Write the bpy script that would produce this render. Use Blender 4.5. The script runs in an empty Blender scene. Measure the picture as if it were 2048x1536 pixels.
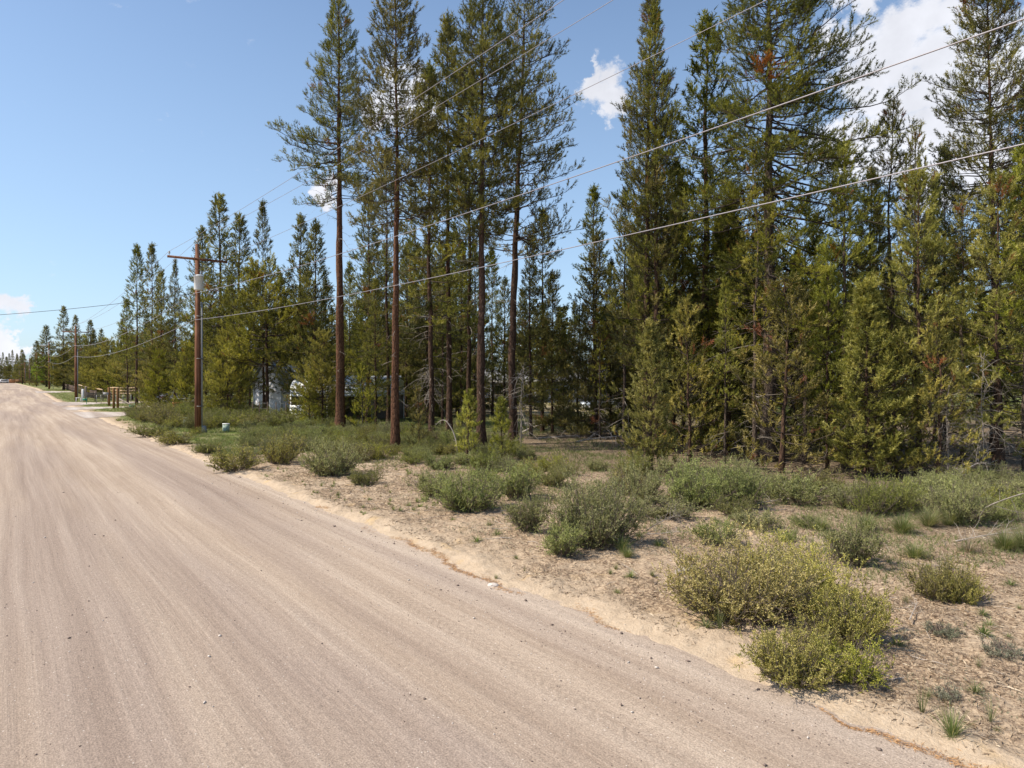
import bpy, math
import numpy as np
R = math.radians
# ---------------------------------------------------------------- camera, sky, sun, exposure
CAMH = 3.06
FPX = 1365.3
scene = bpy.context.scene
C = scene.collection
cd = bpy.data.cameras.new('camera'); cam = bpy.data.objects.new('camera', cd); C.objects.link(cam)
cd.lens = 24; cd.sensor_width = 36; cd.clip_start = 0.1; cd.clip_end = 6000
cam.location = (0, 0, CAMH); cam.rotation_euler = (R(90 - 0.336), 0, 0)
scene.camera = cam
HOR = 760.0
SUN_AZ, SUN_EL = R(-101), R(50)          # azimuth clockwise from +Y: the sun stands to the left
sdir = np.array([math.sin(SUN_AZ)*math.cos(SUN_EL), math.cos(SUN_AZ)*math.cos(SUN_EL), math.sin(SUN_EL)])
sl = bpy.data.lights.new('sun', 'SUN'); sl.energy = 5.0; sl.angle = R(0.53); sl.color = (1, 0.92, 0.79)
so = bpy.data.objects.new('sun', sl); C.objects.link(so)
from mathutils import Vector
so.rotation_euler = Vector(sdir).to_track_quat('Z', 'Y').to_euler(); so.location = (-20, 5, 40)
scene.view_settings.view_transform = 'Standard'; scene.view_settings.look = 'None'
scene.view_settings.exposure = 0.37; scene.view_settings.gamma = 1
scene.cycles.max_bounces = 6; scene.cycles.diffuse_bounces = 3; scene.cycles.transmission_bounces = 3
scene.cycles.use_adaptive_sampling = True
scene.cycles.sample_clamp_indirect = 6

class NT:
    """small helper round a node tree"""
    def __init__(s, t): s.t = t; t.nodes.clear()
    def n(s, typ, **k):
        nd = s.t.nodes.new(typ)
        ins = k.pop('ins', {})
        for a, v in k.items(): setattr(nd, a, v)
        for i, v in ins.items():
            if isinstance(v, bpy.types.NodeSocket): s.t.links.new(v, nd.inputs[i])
            else: nd.inputs[i].default_value = v
        return nd
    def math(s, op, a, b=0.0, c=0.0, clamp=False):
        nd = s.n('ShaderNodeMath', operation=op, use_clamp=clamp, ins={0: a, 1: b, 2: c}); return nd.outputs[0]
    def vmath(s, op, a, b=(0, 0, 0)):
        nd = s.n('ShaderNodeVectorMath', operation=op, ins={0: a, 1: b})
        return nd.outputs['Value'] if op in ('DOT_PRODUCT', 'LENGTH') else nd.outputs[0]
    def rng(s, v, a, b, c=0.0, d=1.0, smooth=False):
        nd = s.n('ShaderNodeMapRange', ins={0: v, 1: a, 2: b, 3: c, 4: d})
        if smooth: nd.interpolation_type = 'SMOOTHSTEP'
        return nd.outputs[0]
    def noise(s, vec, scale, detail=3, rough=0.5, dist=0.0):
        nd = s.n('ShaderNodeTexNoise', ins={'Vector': vec, 'Scale': scale, 'Detail': detail, 'Roughness': rough, 'Distortion': dist})
        return nd.outputs[0]
    def noisec(s, vec, scale, detail=3, rough=0.5):
        nd = s.n('ShaderNodeTexNoise', ins={'Vector': vec, 'Scale': scale, 'Detail': detail, 'Roughness': rough})
        return nd.outputs[1]
    def ramp(s, v, stops):
        nd = s.n('ShaderNodeValToRGB', ins={0: v}); e = nd.color_ramp.elements
        while len(e) < len(stops): e.new(0.5)
        for q, (p, c) in zip(e, stops):
            q.position = p; q.color = tuple(c) + (1,) if not isinstance(c, (int, float)) else (c, c, c, 1)
        return nd.outputs[0]
    def mix(s, f, a, b, blend='MIX'):
        nd = s.n('ShaderNodeMix', data_type='RGBA', blend_type=blend)
        s.t.links.new(f, nd.inputs[0]) if isinstance(f, bpy.types.NodeSocket) else setattr(nd.inputs[0], 'default_value', f)
        for i, v in ((6, a), (7, b)):
            if isinstance(v, bpy.types.NodeSocket): s.t.links.new(v, nd.inputs[i])
            else: nd.inputs[i].default_value = tuple(v) + (1,) if len(v) == 3 else v
        return nd.outputs[2]
    def bump(s, h, strength=0.5, dist=0.02):
        return s.n('ShaderNodeBump', ins={'Height': h, 'Strength': strength, 'Distance': dist}).outputs[0]

w = bpy.data.worlds.new('World'); scene.world = w; w.use_nodes = True
t = NT(w.node_tree)
sky = t.n('ShaderNodeTexSky', sky_type='NISHITA', sun_disc=False, sun_elevation=SUN_EL, sun_rotation=SUN_AZ % (2*math.pi),
          altitude=200, air_density=1.0, dust_density=1.0, ozone_density=1.0)
def skydir(px, py):
    v = np.array([(px-1024)/FPX, 1.0, (HOR-py)/FPX]); return v/np.linalg.norm(v)
geo = t.n('ShaderNodeTexCoord').outputs['Generated']
wob = t.vmath('SUBTRACT', t.noisec(geo, 14.0, 7, 0.65), (0.5, 0.5, 0.5))
pert = t.vmath('NORMALIZE', t.vmath('ADD', geo, t.vmath('MULTIPLY', wob, (0.15, 0.15, 0.11))))
blobs = [(1190,165,38),(1222,198,30),(1165,150,18), (1750,130,75),(1830,200,115),(1750,215,80),(1900,290,90),(1850,110,85),
         (1800,60,40),(1722,6,34),(1700,270,60),(1950,350,60),(1845,350,70),(2020,140,70),(1770,310,50), (820,205,52),(765,218,38),
         (658,396,24),(640,398,13),(36,622,24),(5,624,22),(68,626,15),(8,694,22),(34,702,14),(30,671,8),(60,704,8), (1640,90,24), (0,720,20),(500,700,30)]
acc = None
for px, py, r in blobs:
    d = skydir(px, py); a = r/FPX
    v = t.rng(t.vmath('DOT_PRODUCT', pert, tuple(d)), math.cos(a*1.45), math.cos(a*0.2), 0, 1)
    acc = v if acc is None else t.math('MAXIMUM', acc, v)
dens = t.noise(t.vmath('MULTIPLY', geo, (1, 1, 1.6)), 24.0, 8, 0.65)
cm = t.rng(t.math('ADD', acc, t.math('MULTIPLY', t.math('SUBTRACT', dens, 0.5), 2.0)), 0.27, 0.92, 0, 0.96, True)
shade = t.rng(t.noise(t.vmath('ADD', geo, (0.02, 0, 0.03)), 11.0, 5, 0.55), 0.3, 0.75, 0.82, 1.15)
ccol = t.mix(1.0, (6.6, 6.7, 7.2), t.n('ShaderNodeCombineXYZ', ins={0: shade, 1: shade, 2: shade}).outputs[0], 'MULTIPLY')
# pale band low in the sky
sep = t.n('ShaderNodeSeparateXYZ', ins={0: geo})
low = t.rng(sep.outputs[2], 0.0, 0.75, 0.42, 0.0, True)
skyc = t.mix(low, sky.outputs[0], (4.6, 5.7, 6.8))
col = t.mix(cm, t.mix(1.0, skyc, (0.95, 1.05, 1.15), 'MULTIPLY'), ccol)
bg = t.n('ShaderNodeBackground', ins={'Color': col, 'Strength': 0.112})
t.n('ShaderNodeOutputWorld', ins={0: bg.outputs[0]})

# ---------------------------------------------------------------- helpers
UD = np.array([-0.5976, 0.8018]); UN = np.array([0.8018, 0.5976])     # along the road, and to its right
def W(s, t_): p = s*UD + t_*UN; return float(p[0]), float(p[1])
def ST(x, y): return x*UD[0]+y*UD[1], x*UN[0]+y*UN[1]
def at(px, py):
    Y = CAMH*FPX/max(py-HOR, 3.0); return (px-1024)/FPX*Y, Y

def _h(ix, iy, seed):
    n = (ix*374761393 + iy*668265263 + seed*974634777) & 0xffffffff
    n = ((n ^ (n >> 13))*1274126177) & 0xffffffff
    return ((n ^ (n >> 16)) & 0xffff)/65535.0
def vn(x, y, seed=0):
    x = np.asarray(x, float); y = np.asarray(y, float)
    ix = np.floor(x).astype(np.int64); iy = np.floor(y).astype(np.int64)
    fx = x-ix; fy = y-iy; fx = fx*fx*(3-2*fx); fy = fy*fy*(3-2*fy)
    a = _h(ix, iy, seed); b = _h(ix+1, iy, seed); c = _h(ix, iy+1, seed); d = _h(ix+1, iy+1, seed)
    return (a*(1-fx)+b*fx)*(1-fy)+(c*(1-fx)+d*fx)*fy
def fb(x, y, seed=0, o=4):
    v = 0; a = 0.5
    for k in range(o): v = v+a*vn(x*2**k, y*2**k, seed+k*17); a *= 0.5
    return v
def ss(x, a, b):
    u = np.clip((np.asarray(x, float)-a)/(b-a), 0, 1); return u*u*(3-2*u)
DRIVES = [(70, 2.6), (86.5, 1.8), (104, 3.4), (166, 3)]
def drv(s, t_):
    m = 0
    for ds, dw in DRIVES:
        ww = dw*(1+1.3*(1-ss(t_, 6, 10.5)))
        m = np.maximum(m, 1-ss(np.abs(s-ds), ww, ww+0.9))
    return m*ss(t_, 4.5, 5.6)*(1-ss(t_, 20, 24))
def edge_t(s): return 6.0 + 0.30*(fb(s*0.35, 3.0, 5)-0.5) + 0.30*(fb(s*2.6, 9.0, 8, 4)-0.45)
def rise(s, t_=0): return 1.0*ss(s, 110, 205)
def roadz(s, t_): return rise(s)+0.015*(fb(s*0.08, t_*1.6, 41, 3)-0.5)
def gz(s, t_):
    s = np.asarray(s, float); t_ = np.asarray(t_, float)
    e = edge_t(s); k = ss(t_, e-0.45, e+0.5)
    m = drv(s, t_)
    lump = 0.11*(fb(s*1.9, t_*1.9, 11, 5)-0.47)*ss(t_, e, e+0.3) + 0.075*(fb(s*7, t_*7, 29, 2)-0.37)*ss(t_, e-.1, e+0.3)*(1-ss(t_, 9, 16))
    z = -0.06 + k*(0.10 + 0.03*np.exp(-((t_-e-0.35)/0.3)**2)) + lump + 0.10*ss(t_, 8, 14)*(fb(s*0.25, t_*0.25, 3, 3))
    zl = ss(-t_, 4.3, 5.2)*0.16
    z = z*(1-m*0.9) + m*0.004 + zl*(t_ < 0)
    return z + rise(s)
def gxy(x, y): s, t_ = ST(x, y); return float(gz(s, t_))

def new_mesh(name, V, F4=None, F3=None, mats=(), smooth=False, attrs=None, mi=None):
    me = bpy.data.meshes.new(name)
    V = np.asarray(V, np.float32).reshape(-1, 3)
    n4 = 0 if F4 is None else len(F4); n3 = 0 if F3 is None else len(F3)
    loops = np.concatenate([np.asarray(F4, np.int32).reshape(-1) if n4 else np.zeros(0, np.int32),
                            np.asarray(F3, np.int32).reshape(-1) if n3 else np.zeros(0, np.int32)])
    me.vertices.add(len(V)); me.vertices.foreach_set('co', V.reshape(-1))
    me.loops.add(len(loops)); me.loops.foreach_set('vertex_index', loops)
    me.polygons.add(n4+n3)
    st = np.concatenate([np.arange(n4)*4, n4*4+np.arange(n3)*3]).astype(np.int32)
    me.polygons.foreach_set('loop_start', st)
    if smooth: me.polygons.foreach_set('use_smooth', np.ones(n4+n3, bool))
    if mi is not None: me.polygons.foreach_set('material_index', np.asarray(mi, np.int32))
    for k, a in (attrs or {}).items():
        a = np.asarray(a, np.float32)
        if a.ndim == 1: at_ = me.attributes.new(k, 'FLOAT', 'POINT'); at_.data.foreach_set('value', a)
        else: at_ = me.attributes.new(k, 'FLOAT_VECTOR', 'POINT'); at_.data.foreach_set('vector', a.reshape(-1))
    for m in mats: me.materials.append(m)
    me.update(calc_edges=True); me.validate()
    return me
def norm(v): return v/np.maximum(np.linalg.norm(v, axis=-1, keepdims=True), 1e-9)
def tubes(P, Rr, k=4, cap=False):
    """P (n,m,3) polylines, Rr (n,m) radii -> verts, quads"""
    P = np.asarray(P, float); Rr = np.asarray(Rr, float)
    n, m, _ = P.shape
    T = np.empty_like(P); T[:, 1:-1] = P[:, 2:]-P[:, :-2]; T[:, 0] = P[:, 1]-P[:, 0]; T[:, -1] = P[:, -1]-P[:, -2]
    T = norm(T); main = norm(P[:, -1]-P[:, 0])
    ref = np.where(np.abs(main[:, 2:3]) > 0.8, np.array([[1.0, 0, 0]]), np.array([[0, 0, 1.0]]))
    A = norm(np.cross(T, ref[:, None, :])); B = np.cross(T, A)
    th = np.arange(k)*2*math.pi/k
    V = P[:, :, None, :] + Rr[:, :, None, None]*(np.cos(th)[None, None, :, None]*A[:, :, None, :]+np.sin(th)[None, None, :, None]*B[:, :, None, :])
    idx = np.arange(n*m*k).reshape(n, m, k)
    a = idx[:, :-1, :]; b = np.roll(a, -1, 2); d = idx[:, 1:, :]; c = np.roll(d, -1, 2)
    F = np.stack([a, b, c, d], -1).reshape(-1, 4)
    return V.reshape(-1, 3), F
class MB:
    """collects simple shapes into one mesh"""
    def __init__(s): s.V = []; s.F4 = []; s.F3 = []; s.n = 0
    def add(s, V, F4=None, F3=None):
        V = np.asarray(V, float).reshape(-1, 3); s.V.append(V)
        if F4 is not None and len(F4): s.F4.append(np.asarray(F4)+s.n)
        if F3 is not None and len(F3): s.F3.append(np.asarray(F3)+s.n)
        s.n += len(V); return s
    def box(s, c, d, rz=0, M=None, taper=1.0):
        x, y, z = np.array(d)/2.0
        v = np.array([[-x,-y,-z],[x,-y,-z],[x,y,-z],[-x,y,-z],[-x*taper,-y*taper,z],[x*taper,-y*taper,z],[x*taper,y*taper,z],[-x*taper,y*taper,z]])
        if rz: v = v@np.array([[math.cos(rz), math.sin(rz), 0], [-math.sin(rz), math.cos(rz), 0], [0, 0, 1]])
        if M is not None: v = v@np.asarray(M).T
        return s.add(v+np.array(c), [[0,3,2,1],[4,5,6,7],[0,1,5,4],[1,2,6,5],[2,3,7,6],[3,0,4,7]])
    def tube(s, pts, r, k=8, caps=True):
        pts = np.asarray(pts, float); r = np.full(len(pts), r) if np.isscalar(r) else np.asarray(r, float)
        V, F = tubes(pts[None], r[None], k); base = s.n; s.add(V, F)
        if caps:
            for q, o in ((0, 0), (len(pts)-1, (len(pts)-1)*k)):
                cidx = s.n; s.add(pts[q][None]);
                ring = base+o+np.arange(k); s.F3.append(np.stack([ring, np.roll(ring, -1), np.full(k, cidx)], -1) if q else np.stack([np.roll(ring, -1), ring, np.full(k, cidx)], -1))
        return s
    def lathe(s, c, prof, k=20):
        c = np.array(c, float); th = np.arange(k)*2*math.pi/k
        V = np.array([[c[0]+r*math.cos(a), c[1]+r*math.sin(a), c[2]+z] for r, z in prof for a in th])
        F = [[i*k+j, i*k+(j+1) % k, (i+1)*k+(j+1) % k, (i+1)*k+j] for i in range(len(prof)-1) for j in range(k)]
        return s.add(V, F)
    def mesh(s, name, mat, smooth=False):
        return new_mesh(name, np.concatenate(s.V), np.concatenate(s.F4) if s.F4 else None, np.concatenate(s.F3) if s.F3 else None, [mat], smooth)
    def build(s, name, mat, parent=None, smooth=False): return link(name, s.mesh(name, mat, smooth), parent)
def link(name, me, parent=None, loc=None):
    o = bpy.data.objects.new(name, me); C.objects.link(o)
    if parent: o.parent = parent
    if loc: o.location = loc
    return o
def tag(o, label=None, cat=None, group=None, kind=None):
    if label: o['label'] = label
    if cat: o['category'] = cat
    if group: o['group'] = group
    if kind: o['kind'] = kind
    return o
def empty(name, loc=(0, 0, 0), rz=0):
    o = bpy.data.objects.new(name, None); C.objects.link(o); o.location = loc; o.rotation_euler = (0, 0, rz); o.empty_display_size = 0.3; return o
# ---------------------------------------------------------------- materials
def mat(name):
    m = bpy.data.materials.new(name); m.use_nodes = True; return m, NT(m.node_tree)
def finish(t, color, rough=0.85, normal=None, metallic=0.0, spec=0.3):
    p = t.n('ShaderNodeBsdfPrincipled', ins={'Base Color': color, 'Roughness': rough, 'Metallic': metallic, 'Specular IOR Level': spec})
    if normal is not None: t.t.links.new(normal, p.inputs['Normal'])
    t.n('ShaderNodeOutputMaterial', ins={0: p.outputs[0]})
def simple(name, c, rough=0.6, metallic=0.0, var=0.12, scale=6.0, bump=0.1, spec=0.3):
    m, t = mat(name); g = t.n('ShaderNodeTexCoord').outputs['Object']
    n = t.noise(g, scale, 5, 0.6); f = t.rng(n, 0.25, 0.75, 1-var, 1+var)
    col = t.mix(1.0, tuple(c), t.n('ShaderNodeCombineXYZ', ins={0: f, 1: f, 2: f}).outputs[0], 'MULTIPLY')
    finish(t, col, rough, t.bump(t.noise(g, scale*8, 3), bump, 0.01), metallic, spec); return m
def foliage(name, stops, transl=0.32, hue=0.5, rough=0.55, obvar=0.18):
    m, t = mat(name)
    a = t.n('ShaderNodeAttribute', attribute_name='tint').outputs['Fac']
    col = t.ramp(a, stops)
    oi = t.n('ShaderNodeObjectInfo').outputs['Random']
    col = t.n('ShaderNodeHueSaturation', ins={'Hue': t.rng(oi, 0, 1, 0.5-0.02, 0.5+0.012), 'Saturation': t.rng(oi, 0, 1, 0.88, 1.08), 'Value': t.rng(t.math('FRACT', t.math('MULTIPLY', oi, 7.13)), 0, 1, 1-obvar, 1+obvar), 'Fac': 1.0, 'Color': col}).outputs[0]
    p = t.n('ShaderNodeBsdfPrincipled', ins={'Base Color': col, 'Roughness': rough, 'Specular IOR Level': 0.25})
    tr = t.n('ShaderNodeBsdfTranslucent', ins={'Color': t.mix(1.0, col, (1.15, 1.2, 0.6), 'MULTIPLY')})
    mx = t.n('ShaderNodeMixShader', ins={0: transl, 1: p.outputs[0], 2: tr.outputs[0]})
    t.n('ShaderNodeOutputMaterial', ins={0: mx.outputs[0]}); return m
M = {}
ORG = (0.30, 0.10, 0.03)
M['needle'] = foliage('pine_needles', [(0, (0.060, 0.066, 0.018)), (0.45, (0.16, 0.158, 0.034)), (0.9, (0.33, 0.295, 0.062)), (0.96, (0.20, 0.13, 0.04)), (1.0, ORG)])
M['needle_y'] = foliage('pine_needles_olive', [(0, (0.10, 0.105, 0.020)), (0.45, (0.26, 0.24, 0.046)), (0.9, (0.46, 0.40, 0.08)), (0.96, (0.24, 0.14, 0.04)), (1.0, ORG)])
M['needle_b'] = foliage('young_pine_needles', [(0, (0.11, 0.118, 0.026)), (0.45, (0.32, 0.32, 0.062)), (0.9, (0.54, 0.50, 0.12)), (0.96, (0.23, 0.15, 0.04)), (1.0, ORG)], 0.34)
M['dead_needle'] = foliage('dead_needles', [(0, (0.20, 0.06, 0.02)), (1.0, (0.38, 0.14, 0.05))], 0.3)
M['sage'] = foliage('sage_leaves', [(0, (0.11, 0.12, 0.042)), (0.5, (0.275, 0.29, 0.105)), (1.0, (0.50, 0.49, 0.21))], 0.2)
M['bitter'] = foliage('bitterbrush_leaves', [(0, (0.10, 0.105, 0.024)), (0.5, (0.26, 0.25, 0.055)), (1.0, (0.50, 0.45, 0.11))], 0.22)
M['bgreen'] = foliage('green_shrub_leaves', [(0, (0.11, 0.12, 0.03)), (0.5, (0.23, 0.24, 0.062)), (1.0, (0.38, 0.37, 0.115))], 0.22)
M['flower'] = foliage('pale_yellow_flowers', [(0, (0.42, 0.36, 0.07)), (1.0, (0.70, 0.62, 0.22))], 0.25)
M['grass'] = foliage('bunch_grass', [(0, (0.11, 0.14, 0.045)), (0.55, (0.20, 0.235, 0.09)), (0.8, (0.34, 0.31, 0.16)), (1.0, (0.45, 0.36, 0.22))], 0.35)
M['drygrass'] = foliage('dry_grass', [(0, (0.20, 0.15, 0.10)), (1.0, (0.46, 0.37, 0.26))], 0.3)
M['silver'] = foliage('silver_leaves', [(0, (0.18, 0.19, 0.12)), (1.0, (0.38, 0.38, 0.27))], 0.2)
M['willow'] = foliage('willow_leaves', [(0, (0.13, 0.20, 0.02)), (1.0, (0.30, 0.40, 0.05))], 0.45)
M['litter'] = foliage('dry_litter', [(0, (0.10, 0.065, 0.045)), (0.5, (0.30, 0.21, 0.14)), (1.0, (0.52, 0.42, 0.31))], 0.0)
M['needleline'] = foliage('fallen_needles', [(0, (0.22, 0.11, 0.035)), (1.0, (0.50, 0.30, 0.12))], 0.0)
M['twig'] = simple('shrub_twigs', (0.16, 0.125, 0.10), 0.9, var=0.3)
M['deadwood'] = simple('bleached_dead_wood', (0.40, 0.34, 0.29), 0.9, var=0.3, scale=9)

def bark(name, lo, hi, scale=1.0):
    m, t = mat(name); g = t.n('ShaderNodeTexCoord').outputs['Object']
    st = t.vmath('MULTIPLY', g, (9*scale, 9*scale, 2.6*scale))
    n1 = t.noise(st, 1.6, 6, 0.7, 0.4); v = t.n('ShaderNodeTexVoronoi', ins={'Vector': st, 'Scale': 1.5}, feature='DISTANCE_TO_EDGE').outputs[0]
    big = t.noise(t.vmath('MULTIPLY', g, (1.2, 1.2, 0.5)), 1.0, 3)
    c = t.ramp(t.math('ADD', t.math('MULTIPLY', n1, 0.7), t.math('MULTIPLY', big, 0.35)), [(0.32, lo), (0.55, tuple((np.array(lo)+np.array(hi))/2)), (0.75, hi)])
    c = t.mix(t.rng(v, 0.0, 0.12, 0.65, 0), c, (0.02, 0.013, 0.01))
    h = t.math('ADD', t.math('MULTIPLY', n1, 0.6), t.rng(v, 0, 0.2, 0, 0.6))
    finish(t, c, 0.95, t.bump(h, 0.9, 0.03), spec=0.1); return m
M['bark'] = bark('pine_bark', (0.030, 0.020, 0.014), (0.17, 0.10, 0.068))
M['bark_red'] = bark('red_pine_bark', (0.045, 0.022, 0.014), (0.26, 0.13, 0.075))
M['bark_grey'] = bark('grey_pine_bark', (0.05, 0.038, 0.03), (0.23, 0.17, 0.13))
M['limb'] = simple('pine_limbs', (0.06, 0.045, 0.036), 0.95, var=0.3, scale=3)
M['dead_limb'] = simple('dead_grey_limbs', (0.27, 0.23, 0.195), 0.95, var=0.35, scale=3)

# ground: sand, litter, forest floor and rough grass
m, t = mat('sandy_ground'); M['ground'] = m
st = t.n('ShaderNodeAttribute', attribute_name='st').outputs['Vector']
wt = t.n('ShaderNodeAttribute', attribute_name='cover').outputs['Vector']
sw = t.n('ShaderNodeSeparateXYZ', ins={0: wt})          # x forest floor, y grass, z clean loose sand
fine = t.noise(st, 34, 5, 0.7); mid = t.noise(st, 5.5, 6, 0.65); big = t.noise(st, 0.55, 5, 0.6)
sand = t.ramp(t.math('ADD', t.math('MULTIPLY', fine, 0.5), t.math('MULTIPLY', mid, 0.5)), [(0.3, (0.36, 0.265, 0.18)), (0.5, (0.51, 0.395, 0.28)), (0.7, (0.61, 0.495, 0.37))])
ochre = t.mix(t.rng(t.noise(t.vmath('ADD', st, (9, 4, 0)), 1.7, 4), 0.60, 0.70, 0, 0.6), sand, (0.58, 0.40, 0.20))
lit = t.ramp(t.noise(t.vmath('MULTIPLY', st, (1, 1.0, 1)), 19, 6, 0.75, 0.7), [(0.38, (0.075, 0.05, 0.034)), (0.47, (0.235, 0.155, 0.10)), (0.57, (0.50, 0.375, 0.25))])
lm = t.rng(t.math('ADD', t.math('ADD', t.math('MULTIPLY', mid, 0.8), t.math('MULTIPLY', big, 0.75)), t.math('MULTIPLY', fine, 0.35)), 0.77, 1.01, 0, 0.93)
lm = t.math('MULTIPLY', lm, t.math('SUBTRACT', 1.0, sw.outputs[2]), clamp=True)
g1 = t.mix(lm, ochre, lit)
ff = t.ramp(t.noise(st, 12, 6, 0.75, 0.5), [(0.35, (0.05, 0.036, 0.024)), (0.5, (0.16, 0.115, 0.075)), (0.62, (0.36, 0.28, 0.19))])
g2 = t.mix(t.math('MULTIPLY', sw.outputs[0], t.rng(mid, 0.2, 0.5, 0.7, 1.0)), g1, ff)
gr = t.ramp(t.noise(st, 9, 6, 0.75), [(0.3, (0.045, 0.075, 0.014)), (0.52, (0.11, 0.15, 0.03)), (0.72, (0.28, 0.25, 0.10))])
gm = t.math('MULTIPLY', sw.outputs[1], t.rng(t.noise(st, 1.1, 5, 0.7), 0.38, 0.55, 0.35, 1.0), clamp=True)
g3 = t.mix(gm, g2, gr)
hh = t.math('ADD', t.math('MULTIPLY', fine, 0.35), mid)
finish(t, g3, 0.97, t.bump(hh, 1.0, 0.06), spec=0.1)

def road_mat(name, cols, streak=True):
    m, t = mat(name)
    st = t.n('ShaderNodeAttribute', attribute_name='st').outputs['Vector']
    s3 = t.n('ShaderNodeSeparateXYZ', ins={0: st})
    wig = t.math('MULTIPLY', t.math('SUBTRACT', t.noise(t.n('ShaderNodeCombineXYZ', ins={0: t.math('MULTIPLY', s3.outputs[0], 0.11)}).outputs[0], 1.0, 2), 0.5), 0.3)
    tt = t.math('ADD', s3.outputs[1], wig)
    def stretched(a, b, o=0.0): return t.n('ShaderNodeCombineXYZ', ins={0: t.math('MULTIPLY', s3.outputs[0], a), 1: t.math('MULTIPLY', tt, b), 2: o}).outputs[0]
    n1 = t.noise(stretched(0.05, 0.75, 2.0), 1.0, 4, 0.6); n2 = t.noise(stretched(0.07, 3.4, 5.0), 1.0, 5, 0.65); n3 = t.noise(stretched(0.18, 19.0, 9.0), 1.0, 4, 0.7)
    patch = t.noise(st, 0.5, 6, 0.65); grain = t.noise(st, 55, 4, 0.75); grain2 = t.noise(st, 14, 4, 0.7)
    k = t.math('ADD', t.math('ADD', t.math('MULTIPLY', n1, 0.46), t.math('MULTIPLY', n2, 0.44)), t.math('ADD', t.math('MULTIPLY', n3, 0.22), t.math('MULTIPLY', patch, 0.16)))
    c = t.ramp(t.math('SUBTRACT', k, 0.085), cols)
    mv = t.rng(t.math('ADD', t.noise(stretched(0.035, 0.55, 21.0), 1.0, 3), t.math('MULTIPLY', t.math('SUBTRACT', patch, 0.5), 0.15)), 0.42, 0.60, 0, 0.75)
    c = t.mix(mv, c, t.ramp(n2, [(0.35, (0.26, 0.198, 0.162)), (0.65, (0.345, 0.27, 0.222))]))
    gf = t.math('MULTIPLY', t.rng(grain, 0.38, 0.62, 0.70, 1.26), t.rng(grain2, 0.3, 0.7, 0.84, 1.14))
    for kk, (off, amp) in enumerate(((-2.1, 0.5), (-0.55, 0.5), (1.5, 0.35), (3.1, 0.35), (4.4, 0.6))):
        wv = t.math('MULTIPLY', t.math('SUBTRACT', t.noise(t.n('ShaderNodeCombineXYZ', ins={0: t.math('MULTIPLY', s3.outputs[0], 0.07), 1: float(kk)*3.3}).outputs[0], 1.0, 1), 0.5), amp*2)
        dd = t.math('ABSOLUTE', t.math('SUBTRACT', s3.outputs[1], t.math('ADD', wv, off)))
        tread = t.math('MULTIPLY', t.rng(dd, 0.09, 0.15, 1, 0), t.rng(t.noise(t.vmath('ADD', st, (kk*5.0, 0, 0)), 0.35, 2), 0.42, 0.58, 0, 1))
        lug = t.rng(t.math('SINE', t.math('ADD', t.math('MULTIPLY', s3.outputs[0], 48.0), t.math('MULTIPLY', dd, 60.0))), -0.4, 0.8, 1.0, 0.90)
        f = t.math('SUBTRACT', 1.06, t.math('MULTIPLY', t.math('SUBTRACT', 1.06, lug), 1.0)); f = t.math('ADD', t.math('MULTIPLY', tread, t.math('SUBTRACT', f, 1.0)), 1.0)
        gf = t.math('MULTIPLY', gf, f)
    c = t.mix(1.0, c, t.n('ShaderNodeCombineXYZ', ins={0: gf, 1: gf, 2: gf}).outputs[0], 'MULTIPLY')
    vo = t.n('ShaderNodeTexVoronoi', ins={'Vector': st, 'Scale': 17.0})
    sp = t.math('MULTIPLY', t.rng(vo.outputs['Distance'], 0.10, 0.16, 1, 0), t.rng(t.n('ShaderNodeSeparateColor', ins={0: vo.outputs['Color']}).outputs[0], 0.80, 0.82, 0, 0.75))
    c = t.mix(sp, c, (0.70, 0.62, 0.54))
    h = t.math('ADD', t.math('MULTIPLY', grain, 0.7), t.math('ADD', t.math('MULTIPLY', n3, 0.3), t.math('MULTIPLY', grain2, 0.5)))
    h = t.math('ADD', h, t.math('MULTIPLY', n2, 1.5))
    finish(t, c, 0.95, t.bump(h, 0.75, 0.02), spec=0.12); return m
M['road'] = road_mat('dirt_road', [(0.34, (0.28, 0.207, 0.154)), (0.46, (0.352, 0.268, 0.202)), (0.56, (0.42, 0.328, 0.252)), (0.68, (0.505, 0.408, 0.32))])
M['drive'] = road_mat('gravel_drive', [(0.3, (0.40, 0.34, 0.30)), (0.7, (0.56, 0.50, 0.45))])
M['stone'] = simple('road_stones', (0.16, 0.12, 0.10), 0.9, var=0.5, scale=30)
M['stone_l'] = simple('pale_stones', (0.55, 0.48, 0.42), 0.9, var=0.3, scale=30)
# ---------------------------------------------------------------- setting: ground, road, drives
def grid_mesh(name, S, T, zf, mats, cover=None, smooth=True):
    SS, TT = np.meshgrid(S, T, indexing='ij'); Z = zf(SS, TT)
    V = np.empty(SS.shape+(3,)); V[..., 0] = SS*UD[0]+TT*UN[0]; V[..., 1] = SS*UD[1]+TT*UN[1]; V[..., 2] = Z
    idx = np.arange(SS.size).reshape(SS.shape)
    F = np.stack([idx[:-1, :-1], idx[:-1, 1:], idx[1:, 1:], idx[1:, :-1]], -1).reshape(-1, 4)
    at_ = {'st': np.stack([SS, TT, 0*SS], -1).reshape(-1, 3)}
    if cover is not None: at_['cover'] = np.stack(cover(SS, TT), -1).reshape(-1, 3)
    return new_mesh(name, V, F, None, mats, smooth, at_)
def steps(*seg):
    out = [np.arange(a, b, d) for a, b, d in seg]; return np.unique(np.concatenate(out+[[seg[-1][1]]]).round(4))
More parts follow.
